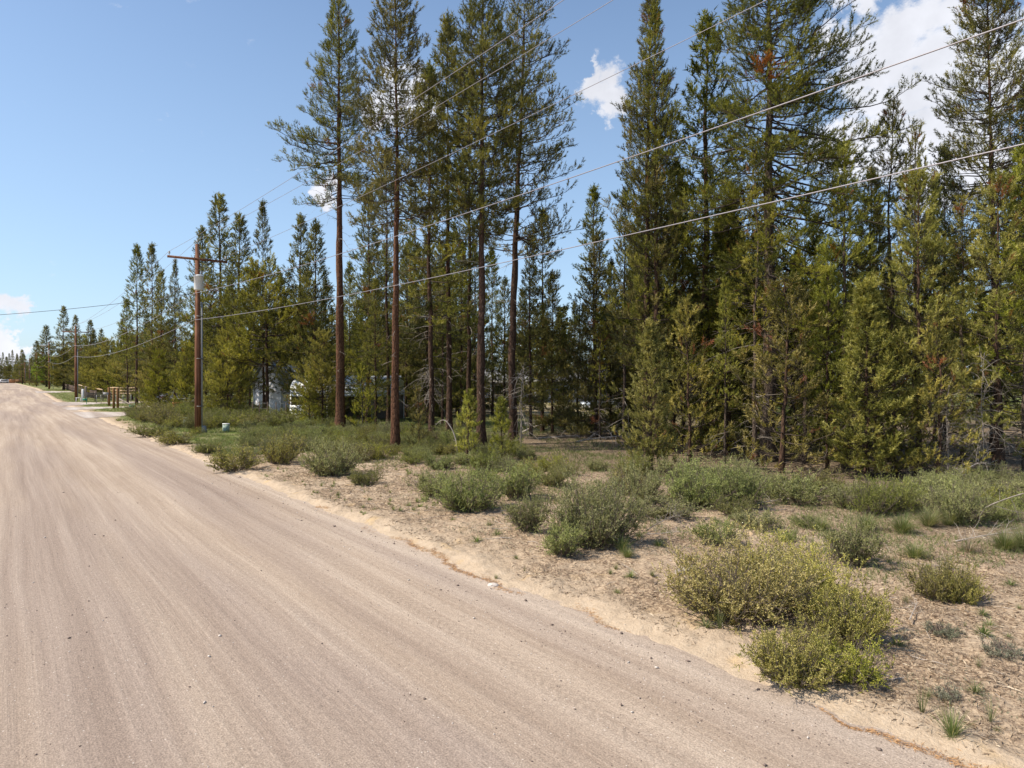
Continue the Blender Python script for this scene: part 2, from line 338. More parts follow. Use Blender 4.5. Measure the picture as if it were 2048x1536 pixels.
def cover(s, t_):
    forest = ss(t_+2.5*(fb(s*0.2, t_*0.2, 77, 3)-0.5), 13.0, 17.0)
    grass = ss(s, 27, 35)*ss(t_, 6.7, 7.8)*(1-0.6*ss(t_, 26, 34)*(s < 90)) + 0.35*ss(s, 24, 34)*ss(t_, 9, 11)*(1-ss(t_, 14, 18)) + ss(s, 100, 112)*ss(t_, 6.5, 7.5)
    lawn = np.exp(-((s-42)/22)**2)*ss(t_, 52, 58)
    grass = np.clip(grass+lawn, 0, 1)*(1-drv(s, t_))
    forest = forest*(1-0.8*np.clip(ss(s, 44, 52), 0, 1))
    e = edge_t(s); clean = (1-ss(t_, e+0.15, e+1.1))*0.85 + drv(s, t_)*0.8
    return forest, grass, np.clip(clean, 0, 1)
S = steps((-60, -4, 4), (-4, 2, 0.2), (2, 20, 0.045), (20, 32, 0.09), (32, 60, 0.3), (60, 210, 1.5), (210, 900, 15), (900, 3900, 300))
T = steps((-2500, -100, 200), (-100, -6, 6), (-6, 5.4, 0.8), (5.4, 9.5, 0.05), (9.5, 15, 0.12), (15, 30, 0.6), (30, 120, 4), (120, 1200, 90), (1200, 4200, 300))
g = link('ground', grid_mesh('ground', S, T, gz, [M['ground']], cover)); tag(g, kind='structure')
rd = link('dirt_road', grid_mesh('dirt_road', steps((-60, 0, 3), (0, 30, 0.4), (30, 900, 3)), steps((-5.2, 6.5, 0.3)), roadz, [M['road']])); tag(rd, kind='structure')
for i, (ds, dw) in enumerate(DRIVES):
    Sg = np.linspace(-1, 1, 15); Tg = np.linspace(5.2, 23, 30)
    SS, TT = np.meshgrid(Sg, Tg, indexing='ij')
    ww = dw*(1+1.3*(1-ss(TT, 6, 10.5)))*(0.96+0.12*fb(TT*0.8+i*7, SS, 9, 2))
    A = ds+SS*ww*0.97; Z = gz(A, TT)+0.022+0.006*fb(A, TT, 3)
    Z = np.maximum(Z, roadz(A, TT)+0.006)
    V = np.stack([A*UD[0]+TT*UN[0], A*UD[1]+TT*UN[1], Z], -1); idx = np.arange(SS.size).reshape(SS.shape)
    F = np.stack([idx[:-1, :-1], idx[:-1, 1:], idx[1:, 1:], idx[1:, :-1]], -1).reshape(-1, 4)
    d = link('driveway', new_mesh('driveway', V, F, None, [M['drive']], True, {'st': np.stack([A, TT, 0*A], -1).reshape(-1, 3)})); tag(d, kind='structure')

rng = np.random.default_rng(7)
def rocks(name, P, size, seed, mats, mi=None):
    """irregular small stones as one mesh; P (n,3) centres on the ground"""
    r = np.random.default_rng(seed); n = len(P)
    base = np.array([[1,0,0],[-1,0,0],[0,1,0],[0,-1,0],[0,0,1],[0,0,-1]], float)
    F = np.array([[0,2,4],[2,1,4],[1,3,4],[3,0,4],[2,0,5],[1,2,5],[3,1,5],[0,3,5]])
    V = base[None]*r.uniform(0.6, 1.25, (n, 6, 1))*np.stack([size*r.uniform(.7, 1.4, n), size*r.uniform(.6, 1, n), size*r.uniform(.4, .8, n)], -1)[:, None, :]
    a = r.uniform(0, 6.28, n); ca, sa = np.cos(a)[:, None], np.sin(a)[:, None]
    V = np.stack([V[..., 0]*ca-V[..., 1]*sa, V[..., 0]*sa+V[..., 1]*ca, V[..., 2]], -1)+P[:, None, :]
    FF = (F[None]+6*np.arange(n)[:, None, None]).reshape(-1, 3)
    return new_mesh(name, V, None, FF, mats, False, None, None if mi is None else np.repeat(mi, 8))
# loose stones lying on the road, dense along its right edge
n = 9000
s_ = rng.uniform(-1, 24, n)**1.0; t_ = np.where(rng.random(n) < 0.5, 6.0-np.abs(rng.normal(0, 0.9, n)), rng.uniform(-4, 6.2, n))
sz = 0.004+0.008*rng.random(n)**3+0.022*(rng.random(n) < 0.035)*rng.random(n)
z_ = np.maximum(roadz(s_, t_), gz(s_, t_)); P = np.stack([s_*UD[0]+t_*UN[0], s_*UD[1]+t_*UN[1], z_+sz*0.3], -1)
o = link('loose_gravel', rocks('loose_gravel', P, sz, 3, [M['stone'], M['stone_l']], (rng.random(n) < 0.38).astype(int)))
tag(o, 'small dark and pale stones scattered over the dirt road', 'gravel', kind='stuff')
# one pale rock at the road edge
x, y = at(986, 1172)
bx, by, bz = np.array([0.085, 0.06, 0.04])
import bmesh
bm = bmesh.new(); bmesh.ops.create_icosphere(bm, subdivisions=3, radius=1)
for v in bm.verts:
    c = v.co; f = 0.85+0.35*float(fb(c.x*1.6+5, c.y*1.6+c.z*2+5, 2, 3)); c.x *= bx*f; c.y *= by*f; c.z *= bz*f
me = bpy.data.meshes.new('pale_rock'); bm.to_mesh(me); bm.free(); me.materials.append(M['stone_l'])
o = link('pale_rock', me, None, (x, y, gxy(x, y)+0.03)); tag(o, 'whitish rock lying in the loose sand at the edge of the dirt road', 'rock')

def slivers(name, P, L, Wd, seed, m, flat=0.35, tint=None):
    """thin flat bits (needles, litter) as one mesh"""
    r = np.random.default_rng(seed); n = len(P); a = r.uniform(0, 6.28, n)
    d = np.stack([np.cos(a), np.sin(a), r.uniform(-flat, flat, n)], -1); sd = np.stack([-np.sin(a), np.cos(a), r.uniform(-.5, .5, n)], -1)
    L = np.broadcast_to(L, n)[:, None]; Wd = np.broadcast_to(Wd, n)[:, None]
    V = np.stack([P-d*L-sd*Wd, P-d*L*0.2+sd*Wd*1.2+np.array([0, 0, 1])*L*flat*0.4, P+d*L], 1)
    F = np.arange(3*n).reshape(n, 3); tt = r.random(n) if tint is None else tint
    return new_mesh(name, V, None, F, [m], False, {'tint': np.repeat(tt, 3)})
# dry litter over the verge
n = 190000
s_ = -2+36*rng.random(n)**1.35; t_ = rng.uniform(6.3, 16, n)
keep = (fb(s_*1.1, t_*1.1, 61, 4) > 0.43+0.10*(1-ss(t_, 6.3, 8.2))+rng.normal(0, .05, n)); s_, t_ = s_[keep], t_[keep]
P = np.stack([s_*UD[0]+t_*UN[0], s_*UD[1]+t_*UN[1], gz(s_, t_)+0.006], -1); k = len(P)
o = link('ground_litter', slivers('ground_litter', P, 0.012+0.050*rng.random(k)**2.5, 0.0025+0.0035*rng.random(k), 5, M['litter'], 0.5))
tag(o, 'dry twigs, needles and dead stalks littering the sandy verge', 'litter', kind='stuff')
# rust-coloured line of fallen needles washed along the road edge
n = 9000
s_ = rng.uniform(-1.5, 16, n); on = fb(s_*0.55, 0*s_, 91, 3)
wd = 0.05*np.clip((on-0.34)*5, 0.12, 0.7)
off = 0.06*np.sin(s_*1.3)+0.05*np.sin(s_*3.7+1)
t_ = edge_t(s_)+0.02+off+rng.normal(0, 1, n)*(wd+0.004)
keep = rng.random(n) < np.clip((on-0.31-0.13*ss(s_, 5.8, 7))*6+0.5*(s_ < 4), 0, 1); s_, t_ = s_[keep], t_[keep]
P = np.stack([s_*UD[0]+t_*UN[0], s_*UD[1]+t_*UN[1], np.maximum(gz(s_, t_), roadz(s_, t_))+0.006], -1)
o = link('fallen_needles', slivers('fallen_needles', P, 0.03, 0.0022, 9, M['needleline'], 0.2)); tag(o, 'rusty line of fallen pine needles along the road edge', 'needles', kind='stuff')

# bigger sticks and pine cones on the verge
n = 420
s_ = rng.uniform(-1, 28, n); t_ = rng.uniform(7.0, 15, n); L_ = rng.uniform(0.06, 0.38, n)*(rng.random(n)**0.5); a_ = rng.uniform(0, 6.28, n)
u4 = np.linspace(-1, 1, 4)[None]; bow = rng.normal(0, 0.12, n)[:, None]*(1-u4**2)*L_[:, None]
X = (s_*UD[0]+t_*UN[0])[:, None]+L_[:, None]*u4*np.cos(a_)[:, None]-bow*np.sin(a_)[:, None]; Y = (s_*UD[1]+t_*UN[1])[:, None]+L_[:, None]*u4*np.sin(a_)[:, None]+bow*np.cos(a_)[:, None]
S4, T4 = X*UD[0]+Y*UD[1], X*UN[0]+Y*UN[1]
V, F = tubes(np.stack([X, Y, gz(S4, T4)+0.012+0.02*rng.random((n, 1))*u4], -1), np.array([[0.006, 0.006, 0.005, 0.002]])*rng.uniform(0.5, 1.3, (n, 1)), 4)
o = link('fallen_sticks', new_mesh('fallen_sticks', V, F, None, [M['deadwood']])); tag(o, 'small bleached sticks strewn over the verge', 'sticks', kind='stuff')
# ---------------------------------------------------------------- pines
def blades(P, D, L, n, rad, lw, seed, spread=(0.35, 1.1)):
    """needle tufts: at P (m,3) along unit D (m,3) of length L (m), n blades of length rad and width lw each"""
    r = np.random.default_rng(seed); m = len(P)
    P = np.repeat(P, n, 0); D = np.repeat(D, n, 0); L = np.repeat(L, n)[:, None]; rad = np.repeat(rad, n)[:, None]
    q = r.random((m*n, 1)); rv = norm(r.normal(0, 1, (m*n, 3))); pr = norm(np.cross(D, rv)); th = r.uniform(spread[0], spread[1], (m*n, 1))
    b = P+D*L*q; d = D*np.cos(th)+pr*np.sin(th); sd = norm(np.cross(d, norm(r.normal(0, 1, (m*n, 3)))))
    ln = rad*r.uniform(0.7, 1.2, (m*n, 1))
    V = np.stack([b-sd*lw*0.5, b+sd*lw*0.5, b+d*ln], 1)
    return V.reshape(-1, 3), np.arange(3*m*n).reshape(-1, 3)

def make_pine(seed, H, crown=0.45, Rmax=2.2, prof=None, whorl=0.42, nb=5, e_top=50, e_low=-8, curl=0.3, tuft=0.17, nbl=9, bw=0.016,
              dbh=0.3, dead=0.5, m_need='needle', m_bark='bark', lean=0.0, asym=None, sparse=0.0, twig=0.42, orange=0.015, deadlen=0.6, wander=0.15,
              extra=None, deadneedle=None, kbase=0.08, low_sparse=0.0, tuftstep=0.16):
    """returns (trunk mesh, crown mesh); crown = fraction of H where live foliage begins"""
    r = np.random.default_rng(seed)
    if H > 3: tuft *= 1.42; bw = max(bw, 0.019)*1.12; nbl = int(nbl*2.0); tuftstep = 0.17
    if prof is None: prof = lambda u: np.minimum(1, (1-u)*1.9)*(0.55+0.45*ss(u, 0, 0.25))
    m = 22; zz = np.linspace(0, H, m)
    wx = np.cumsum(r.normal(0, wander*0.12, m)); wy = np.cumsum(r.normal(0, wander*0.12, m)); wx -= wx[0]; wy -= wy[0]
    tx = wx+lean*zz*(0.35+0.65*(zz/H)); ty = wy
    def tp(z): return np.stack([np.interp(z, zz, tx), np.interp(z, zz, ty), z], -1)
    tr = dbh/2*(1-(zz/H)**1.1*0.93)*(1+0.45*np.exp(-zz/0.5)); tr = np.maximum(tr, 0.012)
    zfin = np.concatenate([[-0.15, 0.15, 0.5], np.linspace(1.1, H, 30)]); rf = np.interp(zfin, zz, tr)
    TV, TF = tubes(np.stack([np.interp(zfin, zz, tx), np.interp(zfin, zz, ty), zfin], -1)[None], rf[None], 12)
    TV = TV+norm(TV-tp(np.clip(TV[:, 2], 0, H)))*((fb(TV[:, 2]*1.3, np.arctan2(TV[:, 1], TV[:, 0])*1.5, seed, 3)-0.45)*0.09*dbh/0.3)[:, None]
    # live branches
    zs = []; z = H*crown
    while z < H-0.25:
        zs.append(z); z += whorl*r.uniform(0.6, 1.35)*(0.55+0.55*(1-(z/H-crown)/(1-crown)))
    zb, az, Lb, eb = [], [], [], []
    for z in zs:
        u = min(1.0, max(0.0, (z/H-crown)/(1-crown))); a0 = r.uniform(0, 6.28); k = max(3, int(nb+r.integers(-1, 2)))
        for j in range(k):
            a = a0+j*6.283/k+r.normal(0, 0.25)
            L = Rmax*float(prof(u))*r.uniform(0.55, 1.15)*(0.72+0.62*float(fb(z*0.55, a0*0+math.cos(a)*0.9+seed, seed, 3)))
            if r.random() < 0.07: L *= 1.25
            if asym is not None: L *= asym(a, u)
            if r.random() < sparse or r.random() < low_sparse*(1-u)**2: continue
            if L < 0.12: L = 0.12
            zb.append(z+r.normal(0, 0.09)); az.append(a); Lb.append(L); eb.append(R(e_low+(e_top-e_low)*u**1.3+r.normal(0, 7)))
    if extra:
        for (u, a, L, e) in extra: zb.append(H*u); az.append(a); Lb.append(L); eb.append(R(e))
    zb, az, Lb, eb = map(np.array, (zb, az, Lb, eb)); n = len(zb)
    U = np.linspace(0, 1, 8)[None, :]
    hor = Lb[:, None]*U*(1-0.12*U*(curl > 0)); up = Lb[:, None]*(np.tan(np.clip(eb, -1.2, 1.25))[:, None]*U*0.8+curl*(U**2.2)*(1-np.sin(np.clip(eb, 0, 1.4)))[:, None]-0.10*U)
    sc = Lb[:, None]/np.maximum(np.sqrt(hor[:, -1:]**2+up[:, -1:]**2), 0.01); hor = hor*sc; up = up*sc
    aw = az[:, None]+np.cumsum(r.normal(0, 0.085, (n, 8)), 1)
    BP = tp(np.clip(zb, 0, H-0.05))[:, None, :]+np.stack([hor*np.cos(aw), hor*np.sin(aw), up+np.cumsum(r.normal(0, 0.045, (n, 8)), 1)*Lb[:, None]*0.5], -1)
    br = (0.005+0.0085*Lb[:, None])*(1-0.85*U)*(1+0.2*dbh)
    LV, LF = tubes(BP, br, 4)
    # twigs along the branches
    def sample(BPx, i, u):
        f = u*7; k = np.clip(np.floor(f).astype(int), 0, 6); w_ = (f-k)[:, None]
        p = BPx[i, k]*(1-w_)+BPx[i, k+1]*w_; d = norm(BPx[i, k+1]-BPx[i, k]); return p, d
    cnt = np.maximum(3, (Lb/(0.125 if H > 3 else 0.12)).astype(int)); bi = np.repeat(np.arange(n), cnt)
    uu = 1-r.random(len(bi))**1.25*(0.74 if crown > 0.2 else 0.82)
    p, d = sample(BP, bi, uu); side = np.cross(d, [0, 0, 1.0]); side = norm(side)*np.where(r.random(len(bi)) < .5, 1, -1)[:, None]
    ang = r.uniform(0.45, 1.1, len(bi))[:, None]
    td = norm(d*np.cos(ang)+side*np.sin(ang)+np.stack([0*uu, 0*uu, r.normal(0.18, 0.38, len(bi))], -1))
    tl = twig*Lb[bi]**0.6*(1.12-uu)*r.uniform(0.5, 1.2, len(bi))+0.08
    tl = np.minimum(tl, 1.1)
    V4 = np.linspace(0, 1, 4)[None, :, None]
    TP = p[:, None, :]+td[:, None, :]*tl[:, None, None]*V4+np.array([0, 0, 1.0])*(tl[:, None, None]*0.22*V4**2)
    WV, WF = tubes(TP, np.linspace(0.007, 0.003, 4)[None]*np.ones((len(bi), 1)), 3)
    # tufts: at the ends and along the outer halves of the twigs, and at branch tips
    tc = np.maximum(1, (tl/tuftstep).astype(int)); ti = np.repeat(np.arange(len(tl)), tc)
    kk = np.concatenate([np.arange(c) for c in tc]); v = 1-(kk+r.random(len(kk))*0.6)*tuftstep/np.maximum(tl[ti], tuftstep)
    v = np.clip(v, 0.12, 1); q0 = TP[ti, 0]; q3 = TP[ti, 3]
    tpnt = q0*(1-v)[:, None]+q3*v[:, None]; tdir = norm(norm(q3-q0)+r.normal(0, 0.25, (len(ti), 3))+np.array([0, 0, 0.55]))
    tb = bi[ti]
    ep = BP[:, -1]; ed = norm(BP[:, -1]-BP[:, -2]+np.array([0, 0, 0.05]))
    tpnt = np.concatenate([tpnt, ep, ep-ed*tuft*0.6]); tdir = np.concatenate([tdir, ed, ed]); tb = np.concatenate([tb, np.arange(n), np.arange(n)])
    # leader
    lz = np.linspace(H*0.985, H, 4); tpnt = np.concatenate([tpnt, tp(lz)]); tdir = np.concatenate([tdir, np.tile([[0, 0, 1.0]], (4, 1))]); tb = np.concatenate([tb, np.full(4, n-1)])
    mm = len(tpnt); tsz = tuft*r.uniform(0.7, 1.25, mm)
    NV, NF = blades(tpnt, tdir, tsz*0.9, nbl, tsz*(0.42 if H > 3 else 0.62), bw, seed+1, (0.3, 1.15))
    bt = np.clip(r.normal(0.45, 0.2, n), 0.03, 0.86); bt[r.random(n) < orange] = 0.985
    if deadneedle is not None:
        mid = BP[:, 4]; bad = (np.linalg.norm(mid-np.array(deadneedle[:3]), axis=1) < deadneedle[3]); bt[bad] = 1.0
    tint = bt[tb]; tint = np.where(tint > 0.9, tint, np.clip(tint+r.normal(0, 0.19, mm), 0, 0.88)); tint[r.random(mm) < orange*0.7] = 0.97
    tint = np.repeat(tint, nbl*3)
    # dead limbs below the crown, bare and thin
    nd = int(H*crown*7*dead)
    parts_V = [TV, LV, WV]; parts_F = [TF, LF, WF]; mi = [0]*len(TF)+[1]*(len(LF)+len(WF))
    if nd:
        zd = r.uniform(max(0.8, H*kbase), H*crown+H*0.08, nd); ad = r.uniform(0, 6.28, nd)
        Ld = deadlen*r.uniform(0.25, 1.2, nd)**1.4*Rmax*0.75*(0.45+0.55*zd/(H*crown+0.1))
        u5 = np.linspace(0, 1, 5)[None]; aw = ad[:, None]+np.cumsum(r.normal(0, 0.12, (nd, 5)), 1); dz = Ld[:, None]*(r.normal(-0.05, 0.25, (nd, 1))*u5-0.25*u5**2)
        DP = tp(zd)[:, None, :]+np.stack([Ld[:, None]*u5*np.cos(aw), Ld[:, None]*u5*np.sin(aw), dz], -1)
        DV, DF = tubes(DP, (0.005+0.009*Ld[:, None])*(1-0.8*u5), 3)
        di = np.repeat(np.arange(nd), 4); f = r.uniform(0.25, 0.95, len(di)); k = (f*4).astype(int); k = np.clip(k, 0, 3); q = DP[di, k]*(1-(f*4-k))[:, None]+DP[di, k+1]*(f*4-k)[:, None]
        dd = norm(norm(DP[di, 4]-DP[di, 0])+r.normal(0, 0.55, (len(di), 3))); ll = (Ld[di]*r.uniform(0.15, 0.5, len(di)))[:, None, None]
        u3 = np.linspace(0, 1, 3)[None, :, None]; EP = q[:, None, :]+dd[:, None, :]*ll*u3+np.array([0, 0, -1.0])*ll*0.2*u3**2
        EV, EF = tubes(EP, np.array([[0.0055, 0.004, 0.002]])*np.ones((len(di), 1)), 3)
        parts_V += [DV, EV]; parts_F += [DF, EF]; mi += [2]*(len(DF)+len(EF))
    off = 0; FF = []
    for Vv, Fv in zip(parts_V, parts_F): FF.append(Fv+off); off += len(Vv)
    tm = new_mesh('trunk', np.concatenate(parts_V), np.concatenate(FF), None, [M[m_bark], M['limb'], M['dead_limb']], True, None, mi)
    cm_ = new_mesh('crown', NV, None, NF, [M[m_need]], False, {'tint': tint})
    return tm, cm_, H

PI = math.pi
TREE = {}
# slender crown, widest low, one long bough towards the road
TREE['tallA'] = make_pine(11, 25, 0.55, 2.35, lambda u: 0.14+1.0*(1-u)**0.9, 0.35, 6, 50, -14, 0.25, dbh=0.55, dead=0.4, m_bark='bark_red', tuft=0.22, bw=0.02,
    nbl=9, extra=[(0.655, PI+0.1, 3.9, 4), (0.635, PI-0.35, 3.6, -6), (0.665, PI+0.5, 3.4, 2), (0.625, PI+0.2, 3.0, -14), (0.67, PI-0.1, 3.6, 10), (0.648, PI+0.3, 3.3, -2)], lean=-0.004, deadlen=1.0, kbase=0.1)
TREE['tallB'] = make_pine(12, 19.3, 0.51, 2.1, lambda u: (0.28+0.78*np.minimum(1, (1-u)*1.7)), 0.33, 6, 42, -14, 0.3, dbh=0.36, dead=0.35, m_bark='bark_red', tuft=0.21, bw=0.02, nbl=11, sparse=0.0, orange=0.004)
TREE['tallC'] = make_pine(13, 20.6, 0.45, 2.4, lambda u: np.minimum(1, (1-u)*1.8)*(0.75+0.25*ss(u, 0, 0.3)), 0.31, 6, 50, -14, 0.35, dbh=0.40, dead=0.35, m_bark='bark', tuft=0.22, bw=0.021, nbl=10, orange=0.003)
TREE['tallD'] = make_pine(14, 21.5, 0.40, 2.55, lambda u: 0.28+0.75*(1-u)**0.9, 0.38, 6, 44, 0, 0.26, dbh=0.38, dead=0.35, m_bark='bark', tuft=0.19, bw=0.018, nbl=9, sparse=0.10,
    asym=lambda a, u: 1.0+0.28*math.cos(a), lean=0.03, m_need='needle', orange=0.02, low_sparse=0.2)
TREE['column'] = make_pine(15, 20.5, 0.20, 1.55, lambda u: np.minimum(1, (1-u)*2.4)*(0.8+0.35*(1-u)), 0.36, 5, 50, -10, 0.45, dbh=0.33, dead=0.4, tuft=0.21, bw=0.021, nbl=10, m_need='needle', orange=0.012, low_sparse=0.3)
TREE['giant'] = make_pine(16, 22.5, 0.30, 3.9, lambda u: (0.42+0.62*np.minimum(1, (1-u)*1.5)), 0.38, 5, 36, -26, 0.16, dbh=0.62, dead=0.5, tuft=0.20, bw=0.02, nbl=10, m_need='needle', orange=0.012, sparse=0.05,
    twig=0.55, deadlen=1.0, extra=[(0.69, 0.0, 5.6, 10), (0.665, -0.35, 5.3, -2), (0.62, 0.12, 5.5, -10), (0.60, 0.45, 4.8, -15), (0.715, 0.3, 4.9, 14), (0.575, -0.2, 4.9, -20), (0.55, 0.2, 5.0, -26), (0.60, PI-0.2, 4.6, -12), (0.50, PI+0.3, 4.4, -20)], deadneedle=(-1.3, -1.5, 15.2, 0.75), asym=lambda a, u: 1.0+0.22*math.cos(a), m_bark='bark_grey')
TREE['lean'] = make_pine(17, 19.5, 0.36, 2.5, lambda u: 0.35+0.7*np.minimum(1, (1-u)*1.6), 0.36, 6, 50, -10, 0.4, dbh=0.34, dead=0.5, tuft=0.19, bw=0.018, nbl=9, lean=-0.035, sparse=0.05, orange=0.02)
TREE['midA'] = make_pine(21, 11.5, 0.12, 1.9, lambda u: 0.08+1.02*(1-u)**0.95*(0.7+0.3*ss(u, 0, .3)), 0.46, 5, 52, -10, 0.28, dbh=0.2, dead=1.5, tuft=0.19, bw=0.02, nbl=12, m_need='needle_b', orange=0.03, low_sparse=0.85, m_bark='bark_grey', deadlen=0.9, kbase=0.03)
TREE['midB'] = make_pine(22, 13.5, 0.20, 2.1, lambda u: 0.08+1.02*(1-u)**0.9*(0.65+0.35*ss(u, 0, .3)), 0.48, 5, 50, -12, 0.26, dbh=0.22, dead=1.5, tuft=0.19, bw=0.02, nbl=11, m_need='needle_y', orange=0.045, low_sparse=0.9, m_bark='bark_grey', deadlen=0.9, kbase=0.03, wander=0.25)
TREE['midC'] = make_pine(23, 10.0, 0.10, 2.1, lambda u: 0.08+1.02*(1-u)**0.95*(0.7+0.3*ss(u, 0, .3)), 0.42, 5, 55, -6, 0.32, dbh=0.19, dead=1.5, tuft=0.20, bw=0.021, nbl=12, m_need='needle_b', orange=0.025, low_sparse=0.8, deadlen=0.8, kbase=0.03)
TREE['young'] = make_pine(24, 6.6, 0.02, 1.25, lambda u: 0.08+1.0*(1-u)**0.9, 0.22, 6, 62, 8, 0.5, dbh=0.11, dead=0.0, tuft=0.18, bw=0.02, nbl=14, m_need='needle_b', orange=0.01)
TREE['sapling'] = make_pine(25, 2.6, 0.05, 0.55, lambda u: 0.15+1.0*(1-u)**0.8, 0.22, 5, 68, 20, 0.6, dbh=0.06, dead=0.0, tuft=0.16, bw=0.014, nbl=22, m_need='needle_b', orange=0.0, wander=0.08, twig=0.38, tuftstep=0.13)
TREE['youngY'] = make_pine(26, 5.0, 0.03, 1.3, lambda u: 0.15+1.0*(1-u)**0.8, 0.30, 5, 60, 5, 0.5, dbh=0.11, dead=0.4, tuft=0.17, bw=0.018, nbl=10, m_need='needle_y', orange=0.03, sparse=0.2, kbase=0.03)
TREE['dense'] = make_pine(31, 15, 0.14, 2.7, lambda u: 0.04+1.06*(1-u)**1.08*(0.7+0.3*ss(u, 0, .2)), 0.44, 5, 50, -14, 0.3, dbh=0.27, dead=0.6, tuft=0.24, bw=0.03, nbl=8, m_need='needle', orange=0.01, low_sparse=0.3, tuftstep=0.2)
TREE['slim'] = make_pine(32, 17, 0.30, 1.95, lambda u: 0.05+1.05*(1-u)**0.95*(0.7+0.3*ss(u, 0, .2)), 0.44, 5, 50, -14, 0.3, dbh=0.24, dead=0.6, tuft=0.24, bw=0.03, nbl=8, m_need='needle', orange=0.01, low_sparse=0.3, tuftstep=0.2)
TREE['round'] = make_pine(33, 9.5, 0.10, 3.0, lambda u: 0.3+0.8*np.minimum(1, (1-u)*1.6), 0.40, 5, 45, -8, 0.35, dbh=0.26, dead=0.4, tuft=0.24, bw=0.03, nbl=9, m_need='needle_y', orange=0.01, tuftstep=0.2)
TREE['high'] = make_pine(35, 9.5, 0.36, 3.0, lambda u: 0.35+0.8*np.minimum(1, (1-u)*1.6), 0.38, 5, 45, -8, 0.35, dbh=0.26, dead=0.5, tuft=0.24, bw=0.03, nbl=9, m_need='needle_y', orange=0.01)
TREE['dark'] = make_pine(34, 14, 0.05, 2.6, lambda u: 0.05+1.05*(1-u)**1.0, 0.46, 5, 48, -12, 0.3, dbh=0.25, dead=0.6, tuft=0.26, bw=0.036, nbl=7, m_need='needle', orange=0.02, tuftstep=0.22)

